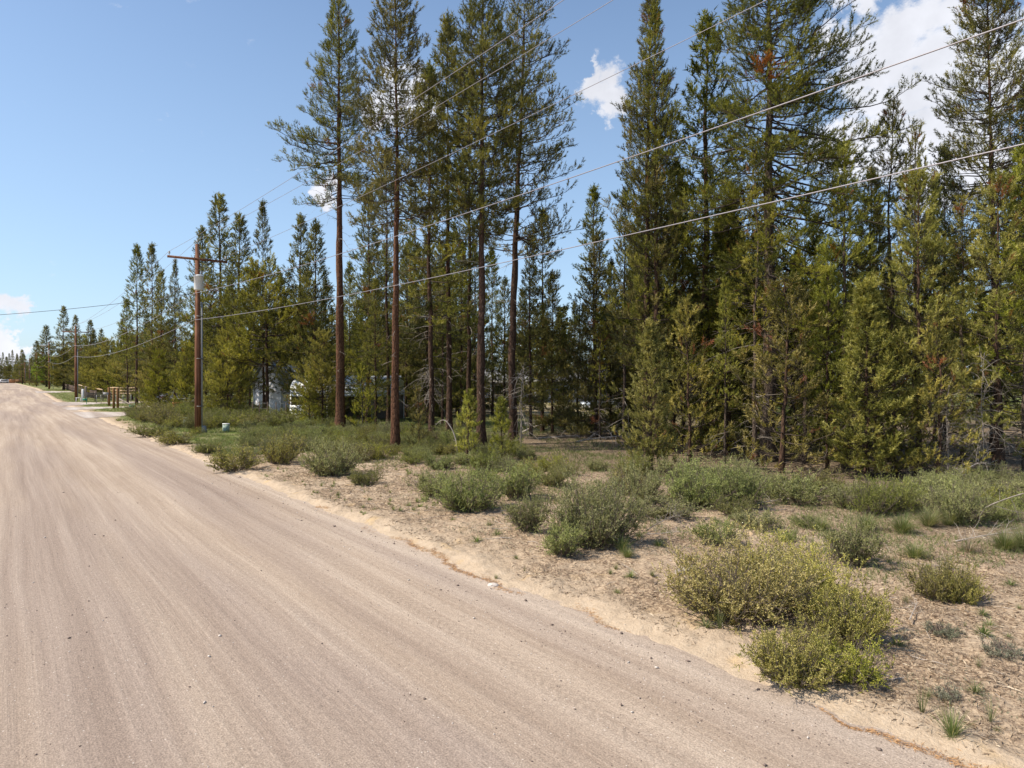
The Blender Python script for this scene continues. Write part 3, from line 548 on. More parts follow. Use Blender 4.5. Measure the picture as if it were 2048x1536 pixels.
def place_tree(kind, x, y, H, rz, label, group=None, name='pine_tree', wide=1.0):
    tm, cm_, h = TREE[kind]; k = H/h
    root = empty(name, (x, y, gxy(x, y)-0.02), rz); root.scale = (k*wide, k*wide, k)
    tag(root, label, 'tree', group)
    link('trunk', tm, root); link('crown', cm_, root); return root
def tree_px(kind, px, base, top, label, rz=0.0, wide=1.0, group=None, name='pine_tree'):
    x, y = at(px, base); z0 = gxy(x, y); H = CAMH+(HOR-top)/FPX*y-z0
    return place_tree(kind, x, y, H, rz, label, group, name, wide)
G = 'pines of the roadside grove'
HERO = [
 # kind, px, base, top, rotation, widen, label
 ('tallA', 680, 866, 4, 0, 1, 'tall red-barked pine nearest the power pole, bare lower trunk and one long bough reaching left'),
 ('tallB', 790, 906, -12, 2.0, 1, 'straight red-trunked pine standing alone in the sagebrush, second tall trunk from the power pole'),
 ('tallC', 964, 908, -70, 0.7, 1, 'tall dense-crowned pine with scaly brown trunk just behind two bright saplings'),
 ('tallD', 1026, 892, -70, 0, 1, 'tall sparse pine leaning right with long upswept limbs reaching into open sky'),
 ('slim', 862, 884, 135, 1.0, 1.1, 'dark pine between the two straight red trunks, pointed top lower than theirs'),
 ('slim', 898, 878, 40, 2.2, 1.0, 'thin dark-trunked pine close left of the scaly brown trunk'),
 ('slim', 938, 866, 150, 3.2, 1.0, 'slender dark pine hidden half behind the scaly brown trunk'),
 ('dense', 735, 852, 385, 0.4, 1.1, 'shorter pine filling the gap between the two bare red trunks'),
 ('dark', 632, 846, 445, 1.9, 1.0, 'bushy pine just left of the tallest bare trunk, above the white shed'),
 ('slim', 776, 858, 300, 1.2, 1.0, 'thin pine behind the red trunk standing alone in sagebrush'),
 ('column', 1293, 912, -40, 0.3, 1.0, 'left one of twin yellow-green columnar pines beside open sky'),
 ('column', 1312, 915, -15, 2.3, 0.9, 'right one of twin yellow-green columnar pines'),
 ('giant', 1535, 925, -150, 0, 1, 'huge thick-trunked pine with wide drooping limbs and a rust-coloured dead bough'),
 ('dense', 1405, 905, 40, 1.1, 1.2, 'dense tall pine between the twin columns and the huge spreading pine'),
 ('lean', 1998, 932, -40, 0.1, 1, 'tall pine with trunk leaning left against the white cloud at the right edge'),
 ('dense', 2075, 930, 30, 0.5, 1, 'tall pine cut off by the right edge of the picture'),
 ('midB', 1512, 936, 315, 0.3, 1.0, 'grey-trunked olive pine growing in front of the huge spreading pine'),
 ('midA', 1690, 940, 290, 1.3, 1.0, 'slender young pine with pointed tip right of the huge trunk'),
 ('midB', 1782, 928, 212, 2.9, 1.0, 'pointed pine rising highest against the white cloud'),
 ('midB', 1828, 935, 262, 4.1, 0.8, 'rounded-top pine just right of the one highest against the cloud'),
 ('midC', 1838, 956, 338, 0.2, 1.0, 'bright light green pine in the front rank below the white cloud'),
 ('midA', 1610, 930, 395, 3.4, 1.0, 'green pine whose tip sits just below the huge pine\'s right limbs'),
 ('young', 1735, 960, 560, 1.0, 1.25, 'feathery soft green young pine in the front rank with a pale forked base'),
 ('youngY', 1380, 926, 608, 2.0, 1.0, 'light green young pine right of the small bright conical one'),
 ('young', 1303, 948, 640, 0.4, 1.05, 'small bright conical pine green down to the ground, alone at the front of the grove'),
 ('midA', 1248, 885, 385, 5.0, 0.8, 'narrow pine in the gap left of the twin columns'),
 ('slim', 1190, 868, 376, 0.9, 1.1, 'lone pointed pine in the open sky gap at the centre'),
 ('midB', 1200, 884, 610, 0.9, 0.8, 'thin reddish young pine with bare lower stem in the central gap'),
 ('midB', 1925, 950, 400, 0.9, 1.0, 'olive pine with dead grey lower boughs near the right edge'),
 ('midC', 1992, 966, 350, 2.9, 1.0, 'bushy pine beside the leaning trunk near the right edge'),
 ('midA', 2052, 968, 300, 1.9, 1.1, 'green pine half outside the right edge of the picture'),
 ('midC', 1655, 950, 480, 4.4, 0.8, 'low dark pine under the slender pointed one'),
 ('youngY', 1566, 950, 560, 5.4, 1.2, 'shrubby pine with orange tips in the middle of the front rank'),
 ('midA', 1450, 932, 560, 3.9, 0.8, 'scraggly pine between the light young pine and the grey trunk'),
 ('youngY', 1880, 968, 640, 0.3, 1.0, 'low drooping pine with dead twigs before the bright one at the cloud'),
 ('youngY', 1790, 962, 680, 3.3, 1.0, 'short sparse pine at the shrub edge right of the feathery one'),
 ('sapling', 935, 926, 785, 0.3, 1.0, 'bright green sapling left of the scaly brown trunk'),
 ('sapling', 1003, 930, 800, 2.3, 1.1, 'bright green sapling right of the scaly brown trunk'),
 ('youngY', 838, 906, 775, 1.3, 0.8, 'sparse yellowish sapling right of the lone straight red trunk'),
 ('dark', 1105, 868, 545, 1.3, 0.9, 'dark brownish pine right of the tall leaning pine'),
 ('youngY', 1155, 866, 620, 4.3, 0.9, 'small dark pine in front of the pale house'),
 ('round', 645, 856, 668, 1.3, 0.75, 'low branching pine directly left of the tallest bare red trunk'),
 ('youngY', 726, 866, 730, 2.3, 0.9, 'small brownish pine between the two bare red trunks hiding the carport'),
 ('dense', 752, 862, 560, 3.3, 0.9, 'leafy pine just left of the lone straight red trunk'),
 ('round', 318, 828, 705, 2.2, 0.7, 'low bushy pine hiding the covered trailer left of the power pole'),
 ('round', 372, 834, 690, 4.2, 0.6, 'low bushy pine just left of the power pole behind the utility box'),
 ('youngY', 618, 858, 745, 5.3, 1.0, 'small pine in front of the carport end right of the shed'),
 ('dense', 1062, 876, 470, 3.7, 0.9, 'dark pine pressed behind the tall leaning sparse one'),
 ('dark', 1222, 872, 520, 1.7, 0.8, 'bushy dark pine between the lone pointed pine and the twin columns'),
 ('slim', 1085, 866, 420, 2.9, 1.2, 'dark slim pine just right of the leaning sparse pine trunk'),
 ('dark', 1128, 858, 650, 2.7, 0.8, 'low dark pine half hiding the pale house'),
 ('dense', 1345, 900, 330, 0.5, 1.0, 'dense pine right of the twin columns with pointed top'),
 ('youngY', 1262, 872, 560, 4.3, 0.7, 'thin low pine left of the small bright conical one'),
 ('dense', 600, 842, 433, 2.3, 1.12, 'pointed dark pine with open crown right of the power pole'),
 ('slim', 527, 836, 405, 0.6, 0.8, 'thin spire-topped pine in sky between the power pole and the tall trunks'),
 ('high', 532, 842, 540, 0.6, 1.0, 'rounded bushy yellow-green pine over the white shed'),
 ('dense', 480, 836, 432, 3.0, 1.25, 'slim pine just right of the power pole crossarm'),
 ('dense', 438, 832, 394, 0.2, 1.25, 'tallest dark pine rising behind the power pole'),
 ('dense', 402, 826, 458, 1.2, 1.12, 'dark pine directly behind the top of the power pole'),
 ('round', 455, 842, 665, 2.2, 0.8, 'low spreading pine at the foot of the tall ones right of the power pole'),
 ('column', 350, 824, 520, 2.2, 1.00, 'green columnar pine just left of the power pole'),
 ('dark', 323, 822, 540, 4.2, 0.88, 'dense narrow pine second left of the power pole'),
 ('slim', 306, 814, 490, 1.2, 1.00, 'pointed pine right one of the pair left of the power pole'),
 ('slim', 273, 812, 492, 5.2, 1.1, 'bare-stemmed tall pine left one of the pair left of the power pole'),
 ('round', 318, 822, 690, 1.2, 0.9, 'low bushy pine left of the power pole hiding the covered trailer'),
 ('slim', 255, 808, 600, 1.2, 1.2, 'slim pine behind the wooden gate posts'),
 ('round', 215, 798, 680, 3.2, 1.0, 'spreading olive pine over the pasture fence'),
 ('round', 240, 800, 700, 4.6, 0.9, 'low spreading pine behind the log rails'),
 ('round', 185, 797, 700, 0.6, 0.9, 'brownish spreading pine right of the second power pole'),
 ('dense', 180, 793, 642, 0.8, 1.25, 'dark pine just right of the second power pole'),
 ('dense', 150, 790, 632, 1.8, 1.12, 'dark pine just left of the second power pole'),
 ('dense', 127, 788, 614, 2.8, 1.25, 'tallest of the distant pines left of the second power pole'),
 ('round', 128, 788, 700, 5.0, 1.0, 'round green pine behind the picket fence'),
 ('dark', 93, 781, 652, 3.8, 1.50, 'distant pine behind the third power pole'),
 ('slim', 73, 778, 682, 4.8, 1.75, 'small distant pine left of the third power pole'),
 ('dense', 45, 772, 700, 4.0, 1.62, 'distant dark pine close to the end of the road'),
]
for kind, px, b, top, rz, wd, lab in HERO:
    tree_px(kind, px, b, top, lab, rz, wd, G, 'sapling' if kind == 'sapling' else 'pine_tree')
# bright deciduous bushes by the distant poles
def make_bushtree(seed, H, Rd, mname, n=2600):
    r = np.random.default_rng(seed)
    st = []
    for k in range(9):
        a = r.uniform(0, 6.28); e = r.uniform(0.15, 0.55); u = np.linspace(0, 1, 5)[:, None]
        st.append(np.array([[math.cos(a)*math.sin(e), math.sin(a)*math.sin(e), math.cos(e)]])*u*H*0.9)
    TV, TF = tubes(np.array(st), np.linspace(0.05, 0.012, 5)[None]*np.ones((9, 1)), 5)
    p = r.normal(0, 1, (n, 3)); p = norm(p)*r.random((n, 1))**0.4*np.array([Rd, Rd, H*0.46])+np.array([0, 0, H*0.52]); p += (fb(p[:, 0]*1.5, p[:, 2]*1.5, seed)[:, None]-.5)*0.8
    V, F = blades(p, norm(r.normal(0, 1, (n, 3))), np.full(n, 0.2), 7, np.full(n, 0.16), 0.07, seed)
    return new_mesh('trunk', TV, TF, None, [M['limb']], True), new_mesh('crown', V, None, F, [M[mname]], False, {'tint': np.repeat(r.random(n), 21)}), H
TREE['willow'] = make_bushtree(3, 6, 2.6, 'willow', 5000)
place_tree('willow', *W(262, 12), 10.5, 0, 'bright lime green leafy tree behind the fourth power pole', None, 'leafy_tree')
place_tree('willow', *W(322, 13), 7.5, 2, 'low bright green leafy bush-like tree beyond the fourth power pole', None, 'leafy_tree')
# the rest of the forest: individuals nobody could tell apart
r = np.random.default_rng(5)
pts = [np.array([(px-1024)/FPX*CAMH*FPX/(b-HOR), CAMH*FPX/(b-HOR)]) for k, px, b, *_ in HERO]
def clear(x, y):
    px = 1024+x/y*FPX
    if 970 < px < 1262 and 28 < y < 92: return y > 46 or r.random() < 0.55
    if 515 < px < 800 and y < 64: return True
    if 300 < px < 420 and y < 75: return True
    return False
def fill(n, s0, s1, t0, t1, kinds, hmin, hmax, dmin, label, group):
    k = 0; tries = 0
    while k < n and tries < n*60:
        tries += 1
        s = r.uniform(s0, s1); t_ = t0+(t1-t0)*r.random()**1.3
        x, y = W(s, t_)
        if y < 8: continue
        px = 1024+x/y*FPX
        if px > 2150 or px < -20 or clear(x, y): continue
        p = np.array([x, y])
        if min(np.linalg.norm(q-p) for q in pts) < dmin: continue
        pts.append(p); kd = kinds[r.integers(len(kinds))]
        place_tree(kd, x, y, r.uniform(hmin, hmax), r.uniform(0, 6.28), label, group, 'pine_tree', r.uniform(0.85, 1.15)); k += 1
fill(32, -14, 26, 23, 40, ['dark', 'midB', 'slim', 'dense'], 7, 13, 1.7, 'dark pine in the thicket behind the front rank on the right', 'pines in the thicket behind the front rank')
fill(38, 0, 60, 26, 70, ['dense', 'dark', 'slim'], 11, 17, 2.6, 'shaded pine standing deep in the forest behind the roadside trees', 'pines deep in the forest')
fill(26, 48, 110, 20, 45, ['dense', 'round', 'dark'], 8, 13, 2.8, 'pine in the stand behind the shed and pasture', 'pines behind the shed and pasture')
fill(58, 110, 330, 15, 45, ['dense', 'dark', 'round'], 9, 15, 3.8, 'distant pine in the belt along the road', 'distant pines along the road')
fill(24, 330, 600, 11, 40, ['dense', 'dark'], 11, 17, 6, 'far pine in the belt towards the end of the road', 'far pines near the end of the road')
fill(22, 560, 640, -60, 20, ['dense', 'dark'], 17, 24, 5, 'far pine closing the view at the end of the road', 'pines at the end of the road')

for k, (px, Y, H) in enumerate([(612,60,12.5),(650,57,11),(700,60,13),(738,66,15),(772,58,14),(812,55,13.5),(838,62,15),(880,56,14),(915,60,15.5),(950,54,13.5),(985,58,14),(1010,62,12),(855,47,12.5),(925,46,12),(885,44,10.5),
        (1045,70,12),(1085,74,11),(1150,100,14),(1120,104,13),(1215,98,13),(1170,78,9),(560,66,13),(500,64,13),(462,66,12),(520,74,14)]):
    place_tree(['dense', 'dense', 'slim', 'dark'][k % 4], (px-1024)/FPX*Y, Y, H*1.02, k*1.3, 'pine standing in the row behind the shed, carport and clearing', 'pines behind the shed and clearing')
# the wood far behind everything reads as one mass
r = np.random.default_rng(77); PP, DD, SZ, TT_, TR = [], [], [], [], []
for k in range(520):
    s = r.uniform(-60, 640)if k % 4 else r.uniform(-60, 120); t_ = r.uniform(62, 120) if s < 110 else r.uniform(42, 95)
    if k % 5 == 0: s = r.uniform(610, 700); t_ = r.uniform(-60, 60)
    x, y = W(s, t_)
    if y < 5: continue
    px = 1024+x/y*FPX
    if not -60 < px < 2200: continue
    h = r.uniform(9, 16); rr = r.uniform(1.6, 2.6); z0 = gxy(x, y); n = 120
    u = r.random(n)**0.8; a = r.uniform(0, 6.28, n); q = rr*(1-u)**0.8*np.sqrt(r.random(n))
    PP.append(np.stack([x+q*np.cos(a), y+q*np.sin(a), z0+h*(0.08+0.92*u)], -1)); DD.append(norm(np.stack([np.cos(a), np.sin(a), 0*a+0.3], -1))); SZ.append(np.full(n, 0.75)); TT_.append(np.full(n, r.uniform(0.1, 0.6))+r.normal(0, .1, n))
    TR.append(np.array([[x, y, z0-0.1], [x, y, z0+h*0.5], [x, y, z0+h]]))
PP = np.concatenate(PP); V, F = blades(PP, np.concatenate(DD), np.concatenate(SZ), 7, np.full(len(PP), 0.55), 0.24, 5, (0.3, 1.3))
o = link('far_wood', new_mesh('far_wood', V, None, F, [M['needle']], False, {'tint': np.clip(np.repeat(np.concatenate(TT_), 21), 0, .88)})); tag(o, 'far-off pine wood filling the horizon behind the grove', 'wood', kind='stuff')
V, F = tubes(np.array(TR), np.array([[0.16, 0.1, 0.02]])*np.ones((len(TR), 1)), 5)
o = link('far_trunks', new_mesh('far_trunks', V, F, None, [M['bark']])); tag(o, 'trunks of the far-off pine wood', 'wood', kind='stuff')
# ---------------------------------------------------------------- shrubs, grasses and weeds
def make_shrub(seed, Rd=0.8, H=0.9, mleaf='sage', nst=60, leaf=0.016, lw=0.007, dens=1.0, flower=0.0, upright=0.3, base=0.25, bare=0.25):
    r = np.random.default_rng(seed)
    a = r.uniform(0, 6.28, nst); el = np.arccos(1-r.random(nst)*(1-math.cos(1.35)))      # from vertical
    el = el*(1-upright*0.5)
    ln = np.hypot(Rd*np.sin(el), H*np.cos(el))*(1.12-0.62*r.random(nst)**1.6)*(0.70+0.6*fb(np.cos(a)*1.3+seed, np.sin(a)*1.3+el, seed, 2))
    b0 = np.stack([np.cos(a), np.sin(a), 0*a], -1)*(base*Rd*r.random(nst))[:, None]
    d = np.stack([np.sin(el)*np.cos(a), np.sin(el)*np.sin(a), np.cos(el)], -1)
    U = np.linspace(0, 1, 6)[None, :, None]
    P1 = b0[:, None, :]+d[:, None, :]*ln[:, None, None]*U+np.array([0, 0, 1.0])*(ln[:, None, None]*0.16*(U**2-U*0.8))+np.cumsum(r.normal(0, 0.022, (nst, 6, 3)), 1)*Rd
    P1[:, 0, 2] = -0.04
    def sub(P, k, umin, lenf, sp, npt=4):
        n, m, _ = P.shape; i = np.repeat(np.arange(n), k); u = r.uniform(umin, 1, len(i))*(m-1); j = np.clip(u.astype(int), 0, m-2); w_ = (u-j)[:, None]
        q = P[i, j]*(1-w_)+P[i, j+1]*w_; L = np.linalg.norm(P[i, -1]-P[i, 0], axis=1)*lenf*r.uniform(0.5, 1.2, len(i))
        dd = norm(norm(P[i, j+1]-P[i, j])+r.normal(0, sp, (len(i), 3))+np.array([0, 0, 0.25*(1+upright)])); V = np.linspace(0, 1, npt)[None, :, None]
        return q[:, None, :]+dd[:, None, :]*L[:, None, None]*V+r.normal(0, 0.006, (len(i), npt, 3))*V
    P2 = sub(P1, 9, bare*0.8, 0.36, 0.65); P3 = sub(P2, 5, 0.15, 0.5, 0.7, 3)
    c3 = P3[:, 1]; hole = fb(c3[:, 0]*7+c3[:, 2]*5.5+seed, c3[:, 1]*7-c3[:, 2]*4.5, seed, 2)
    ok = (P3[:, -1, 2] > 0.02) & (hole > 0.335+r.normal(0, 0.03, len(P3))); P3 = P3[ok]
    V1, F1 = tubes(P1, np.linspace(0.009, 0.003, 6)[None]*np.ones((len(P1), 1))*Rd**0.5, 4); V2, F2 = tubes(P2, np.linspace(0.0035, 0.0015, 4)[None]*np.ones((len(P2), 1)), 3)
    tm = new_mesh('stems', np.concatenate([V1, V2]), np.concatenate([F1, F2+len(V1)]), None, [M['twig']], True)
    k = max(2, int(12*dens)); i = np.repeat(np.arange(len(P3)), k); u = r.random(len(i))[:, None]*1.05
    q = P3[i, 0]*(1-u)+P3[i, -1]*u; dd = norm(norm(P3[i, -1]-P3[i, 0])+r.normal(0, 0.7, (len(i), 3)))
    sd = norm(np.cross(dd, r.normal(0, 1, (len(i), 3)))); L = leaf*r.uniform(0.6, 1.3, (len(i), 1))
    LV = np.stack([q, q+dd*L*0.55+sd*lw, q+dd*L, q+dd*L*0.55-sd*lw], 1)
    tw = np.clip(r.normal(0.5, 0.2, len(P3)), 0, 1)[i]; tt = np.clip(tw+r.normal(0, 0.15, len(i)), 0, 1)
    fm = np.zeros(len(i), int)
    if flower:
        top = P3[i, -1, 2]/H + np.linalg.norm(P3[i, -1, :2], axis=1)/Rd*0.5
        fm = (r.random(len(i)) < flower*np.clip(top*1.2-0.15, 0, 1.2)).astype(int)
    F = np.arange(4*len(i)).reshape(-1, 4)
    lm = new_mesh('leaves', LV.reshape(-1, 3), F, None, [M[mleaf], M['flower']], False, {'tint': np.repeat(tt, 4)}, fm)
    return tm, lm, Rd, H
SH = {}
SH['bit0'] = make_shrub(1, 0.95, 1.0, 'bitter', 165, 0.018, 0.008, 1.5, 0.5, 0.35, 0.5)
SH['bit1'] = make_shrub(2, 0.75, 0.65, 'bitter', 120, 0.018, 0.008, 1.5, 0.26, 0.2, 0.4)
SH['bit2'] = make_shrub(3, 0.65, 0.6, 'bitter', 60, 0.018, 0.007, 1.0, 0.05, 0.4, 0.35)
SH['sage0'] = make_shrub(4, 1.0, 0.95, 'sage', 130, 0.021, 0.008, 1.5, 0.0, 0.25, 0.35)
SH['sage1'] = make_shrub(5, 0.8, 0.8, 'sage', 95, 0.022, 0.0085, 1.4, 0.0, 0.35, 0.3)
SH['sage2'] = make_shrub(6, 0.6, 0.7, 'sage', 60, 0.022, 0.009, 1.2, 0.02, 0.5, 0.3, 0.4)
SH['green0'] = make_shrub(7, 0.7, 0.7, 'bgreen', 64, 0.021, 0.008, 1.1, 0.0, 0.35, 0.35)
SH['green1'] = make_shrub(8, 0.8, 0.9, 'bgreen', 70, 0.022, 0.009, 1.1, 0.02, 0.5, 0.4)
SH['silver'] = make_shrub(9, 0.2, 0.12, 'silver', 40, 0.009, 0.003, 0.7, 0, 0.1, 0.6)
def place_shrub(kind, x, y, wd, H, rz, label, name, cat, group=None):
    tm, lm, r0, h0 = SH[kind]; root = empty(name, (x, y, gxy(x, y)-0.02), rz); root.scale = (wd/2/r0, wd/2/r0, H/h0)
    tag(root, label, cat, group); link('stems', tm, root); link('leaves', lm, root); SPT.append((x, y, wd/2)); return root
SPT = []
def shrub_px(kind, px, b, wpx, hpx, label, name='sagebrush', cat='shrub', rz=0.0, group=None):
    x, y = at(px, b); k = y/FPX; d = wpx*k
    # base line of the picture is the near foot of the bush: its middle stands a radius behind
    L = math.hypot(x, y); x *= 1+0.42*d/L; y *= 1+0.42*d/L
    return place_shrub(kind, x, y, d*1.05, max(0.10, hpx*k*0.80), rz, label, name, cat, group)
GS = 'shrubs on the sandy verge'
for a in [
 ('bit0', 1478, 1275, 285, 168, 'big bitterbrush covered in pale yellow flowers, largest bush near the road', 'bitterbrush', 0.3),
 ('bit0', 1590, 1232, 200, 135, 'yellow-flowered bitterbrush forming the back of the biggest near clump', 'bitterbrush', 2.3),
 ('bit1', 1692, 1312, 165, 125, 'yellow-flowered bitterbrush on the right side of the biggest near clump', 'bitterbrush', 1.3),
 ('bit1', 1590, 1400, 175, 112, 'dull green bitterbrush at the front left of the near clump by the road', 'bitterbrush', 4.3),
 ('bit2', 1700, 1396, 175, 100, 'low olive bitterbrush at the front right of the near clump by the road', 'bitterbrush', 0.3),
 ('sage1', 1705, 1150, 115, 105, 'upright grey-green sagebrush standing alone on sand behind the yellow clump', 'sagebrush', 0.8),
 ('bit2', 1868, 1215, 115, 95, 'olive bitterbrush alone on the sand right of the yellow clump', 'bitterbrush', 1.9),
 ('bit1', 1925, 1218, 80, 70, 'small olive bitterbrush touching the lone one right of the yellow clump', 'bitterbrush', 3.9),
 ('sage2', 1435, 1105, 85, 65, 'pale yellowish sagebrush peeking out just behind the yellow-flowered clump', 'sagebrush', 0.2),
 ('sage0', 1195, 1112, 190, 160, 'largest grey-green sagebrush at the front of the mid verge', 'sagebrush', 0.4),
 ('sage1', 1128, 1128, 100, 76, 'small rounded sagebrush at the front left foot of the largest one', 'sagebrush', 2.4),
 ('sage1', 1055, 1078, 95, 86, 'grey-green sagebrush left of the largest one', 'sagebrush', 1.2),
 ('sage0', 940, 1034, 155, 100, 'wide sagebrush with dark stems nearest the bare sand in mid picture', 'sagebrush', 0.9),
 ('sage1', 1035, 1010, 95, 82, 'sagebrush with grey stems behind the wide one in mid picture', 'sagebrush', 2.0),
 ('sage1', 868, 1000, 90, 55, 'low spreading sagebrush at the left end of the wide one', 'sagebrush', 3.0),
 ('green0', 730, 976, 68, 44, 'small bright green shrub jutting onto the bare sand', 'green_shrub', 0.4),
 ('sage0', 665, 958, 112, 80, 'grey-green sagebrush left of the small bright green shrub', 'sagebrush', 0.4),
 ('bit2', 470, 948, 112, 58, 'dark olive sagebrush closest to the road on the left verge', 'sagebrush', 1.4),
 ('bit2', 560, 934, 90, 70, 'yellow-brown shrub behind the dark olive one on the left verge', 'bitterbrush', 2.4),
 ('green0', 415, 912, 70, 30, 'low green shrub between the near power pole and the dark olive roadside one', 'green_shrub', 1.4),
 ('bit2', 352, 893, 80, 34, 'low olive shrub at the road edge left of the near power pole foot', 'bitterbrush', 0.4),
 ('green0', 300, 876, 80, 30, 'low green shrub at the road edge before the nearest driveway', 'green_shrub', 3.4),
 ('sage2', 1330, 1050, 130, 50, 'grey sagebrush with a fan of bare stems facing the road', 'sagebrush', 2.9),
 ('sage1', 1290, 1018, 90, 80, 'sagebrush behind the fan of bare grey stems', 'sagebrush', 3.1),
 ('sage0', 1390, 1030, 130, 105, 'broad sagebrush right of the fan of bare grey stems', 'sagebrush', 4.1),
 ('sage1', 1480, 1030, 110, 90, 'rounded grey-green sagebrush behind the yellow-flowered clump', 'sagebrush', 5.1),
 ('sage2', 1512, 1075, 90, 46, 'low twiggy sagebrush directly behind the yellow-flowered clump', 'sagebrush', 0.1),
 ('sage0', 1470, 985, 120, 66, 'tall sagebrush against the dark forest edge at centre right', 'sagebrush', 1.1),
 ('sage2', 1595, 1010, 100, 60, 'thin sagebrush beside a pile of bleached twigs', 'sagebrush', 2.1),
 ('bit2', 1640, 1000, 90, 55, 'olive shrub right of the pile of bleached twigs', 'bitterbrush', 2.8),
 ('green1', 1745, 1045, 100, 95, 'yellow-green bushy shrub with dark foot behind the bunchgrasses', 'green_shrub', 3.8),
 ('green1', 1800, 1038, 85, 85, 'green shrub just right of the yellow-green one behind the bunchgrasses', 'green_shrub', 4.8),
 ('sage1', 1690, 1030, 80, 60, 'grey shrub left of the yellow-green one behind the bunchgrasses', 'sagebrush', 5.8),
 ('sage0', 1920, 1062, 120, 95, 'grey twiggy sagebrush beside the dead fallen boughs at the right', 'sagebrush', 0.8),
 ('sage1', 1860, 1010, 80, 60, 'sagebrush at the forest edge above the bunchgrasses', 'sagebrush', 1.8),
 ('bit2', 1975, 1040, 90, 60, 'olive shrub behind the dead fallen boughs at the right', 'bitterbrush', 2.8),
 ('sage2', 1575, 1095, 40, 30, 'tiny dark sagebrush on the sand right behind the yellow clump', 'sagebrush', 2.2),
 ('sage2', 1612, 1068, 50, 34, 'tiny dark sagebrush near the bleached sticks', 'sagebrush', 1.2),
 ('silver', 1893, 1412, 46, 18, 'low silvery cushion plant on the sand in the near right corner', 'silver_plant', 0),
 ('silver', 2000, 1330, 70, 14, 'flat silvery mat plant by the right edge', 'silver_plant', 1),
 ('silver', 1890, 1290, 60, 12, 'flat silvery-green mat plant amid litter right of the near clump', 'silver_plant', 2),
 ('bit2', 1640, 1320, 120, 60, 'twiggy bitterbrush joining the yellow clump to the front bushes', 'bitterbrush', 2)]:
    shrub_px(a[0], a[1], a[2], a[3], a[4], a[5], a[6], 'shrub' if 'silver' not in a[6] else 'plant', a[7], GS)
r = np.random.default_rng(12)
def scatter(n, s0, s1, tf0, tf1, kinds, w0, w1, label, group, gap=0.62, name='sagebrush'):
    k = 0
    for _ in range(n*40):
        if k >= n: break
        s = r.uniform(s0, s1); t_ = r.uniform(tf0(s), tf1(s)); x, y = W(s, t_)
        if y < 5 or not -20 < 1024+x/y*FPX < 2070: continue
        if drv(s, t_) > 0.05: continue
        wd = r.uniform(w0, w1)
        if (452-40 < 1024+x/y*FPX < 452+40 or 352 < 1024+x/y*FPX < 390) and y < (41.5 if 1024+x/y*FPX > 400 else 48): continue
        if any((x-a)**2+(y-b)**2 < (gap*(wd/2+c))**2 for a, b, c in SPT): continue
        if abs(s-41.7) < 1.0 and t_ < 10: continue
        place_shrub(kinds[r.integers(len(kinds))], x, y, wd, wd*r.uniform(0.34, 0.52), r.uniform(0, 6.28), label, name, 'shrub', group); k += 1
L = lambda v: (lambda s: v)
scatter(46, 7, 26, lambda s: 11.6-0.03*s, lambda s: 17.0, ['sage0', 'sage1', 'sage2', 'bit2', 'green0'], 0.6, 1.35, 'grey-green sagebrush in the dense band between the sand and the trees', 'sagebrush of the dense verge band')
scatter(104, 23, 41, lambda s: 10.2-1.9*min(1, max(0, (s-25)/8)), lambda s: 17.5, ['sage1', 'green0', 'green1', 'bit2', 'sage0'], 0.8, 1.5, 'green-grey shrub in the thick patch between the lone red trunk and the power pole', 'shrubs before the tall trunks')
scatter(56, 43, 66, lambda s: 8.3-0.2*(s > 50), lambda s: 15.5, ['green0', 'green1', 'bit2'], 1.4, 2.6, 'olive shrub in the patch on the far side of the power pole', 'shrubs beyond the power pole')
scatter(22, -8, 8, lambda s: 17, lambda s: 23, ['sage0', 'sage1', 'sage2'], 0.8, 1.5, 'sagebrush at the foot of the thicket on the right', 'sagebrush at the forest foot')
scatter(14, 26, 50, lambda s: 18, lambda s: 30, ['sage2', 'sage1'], 0.8, 1.4, 'sagebrush scattered on the open forest floor in the clearing', 'sagebrush in the clearing')

def make_tuft(seed, Rd, H, n, w_, m, curve=0.9, fan=1.1):
    r = np.random.default_rng(seed); a = r.uniform(0, 6.28, n); e = r.random(n)**0.7*fan; L = H*r.uniform(0.6, 1.15, n)
    b = np.stack([np.cos(a), np.sin(a), 0*a], -1)*(Rd*0.22*r.random(n))[:, None]
    u = np.linspace(0, 1, 5)[None, :]; th = e[:, None]+curve*u**1.5*(0.3+e[:, None])
    dr = np.cumsum(np.sin(th)*L[:, None]/4, 1)-np.sin(th[:, :1])*L[:, None]/4; dz = np.cumsum(np.cos(th)*L[:, None]/4, 1)-np.cos(th[:, :1])*L[:, None]/4
    P = b[:, None, :]+np.stack([dr*np.cos(a)[:, None], dr*np.sin(a)[:, None], dz], -1)
    sd = np.stack([-np.sin(a), np.cos(a), 0*a], -1)[:, None, :]*(w_*np.array([1, .9, .75, .5, .12]))[None, :, None]
    V = np.stack([P-sd, P+sd], 2).reshape(-1, 3); idx = np.arange(n*10).reshape(n, 5, 2)
    F = np.stack([idx[:, :-1, 0], idx[:, :-1, 1], idx[:, 1:, 1], idx[:, 1:, 0]], -1).reshape(-1, 4)
    tint = np.where(r.random(n) < 0.2, r.uniform(.75, 1, n), r.uniform(0, .65, n))
    return new_mesh('grass_tuft', V, F, None, [M[m]], False, {'tint': np.repeat(tint, 10)}), H
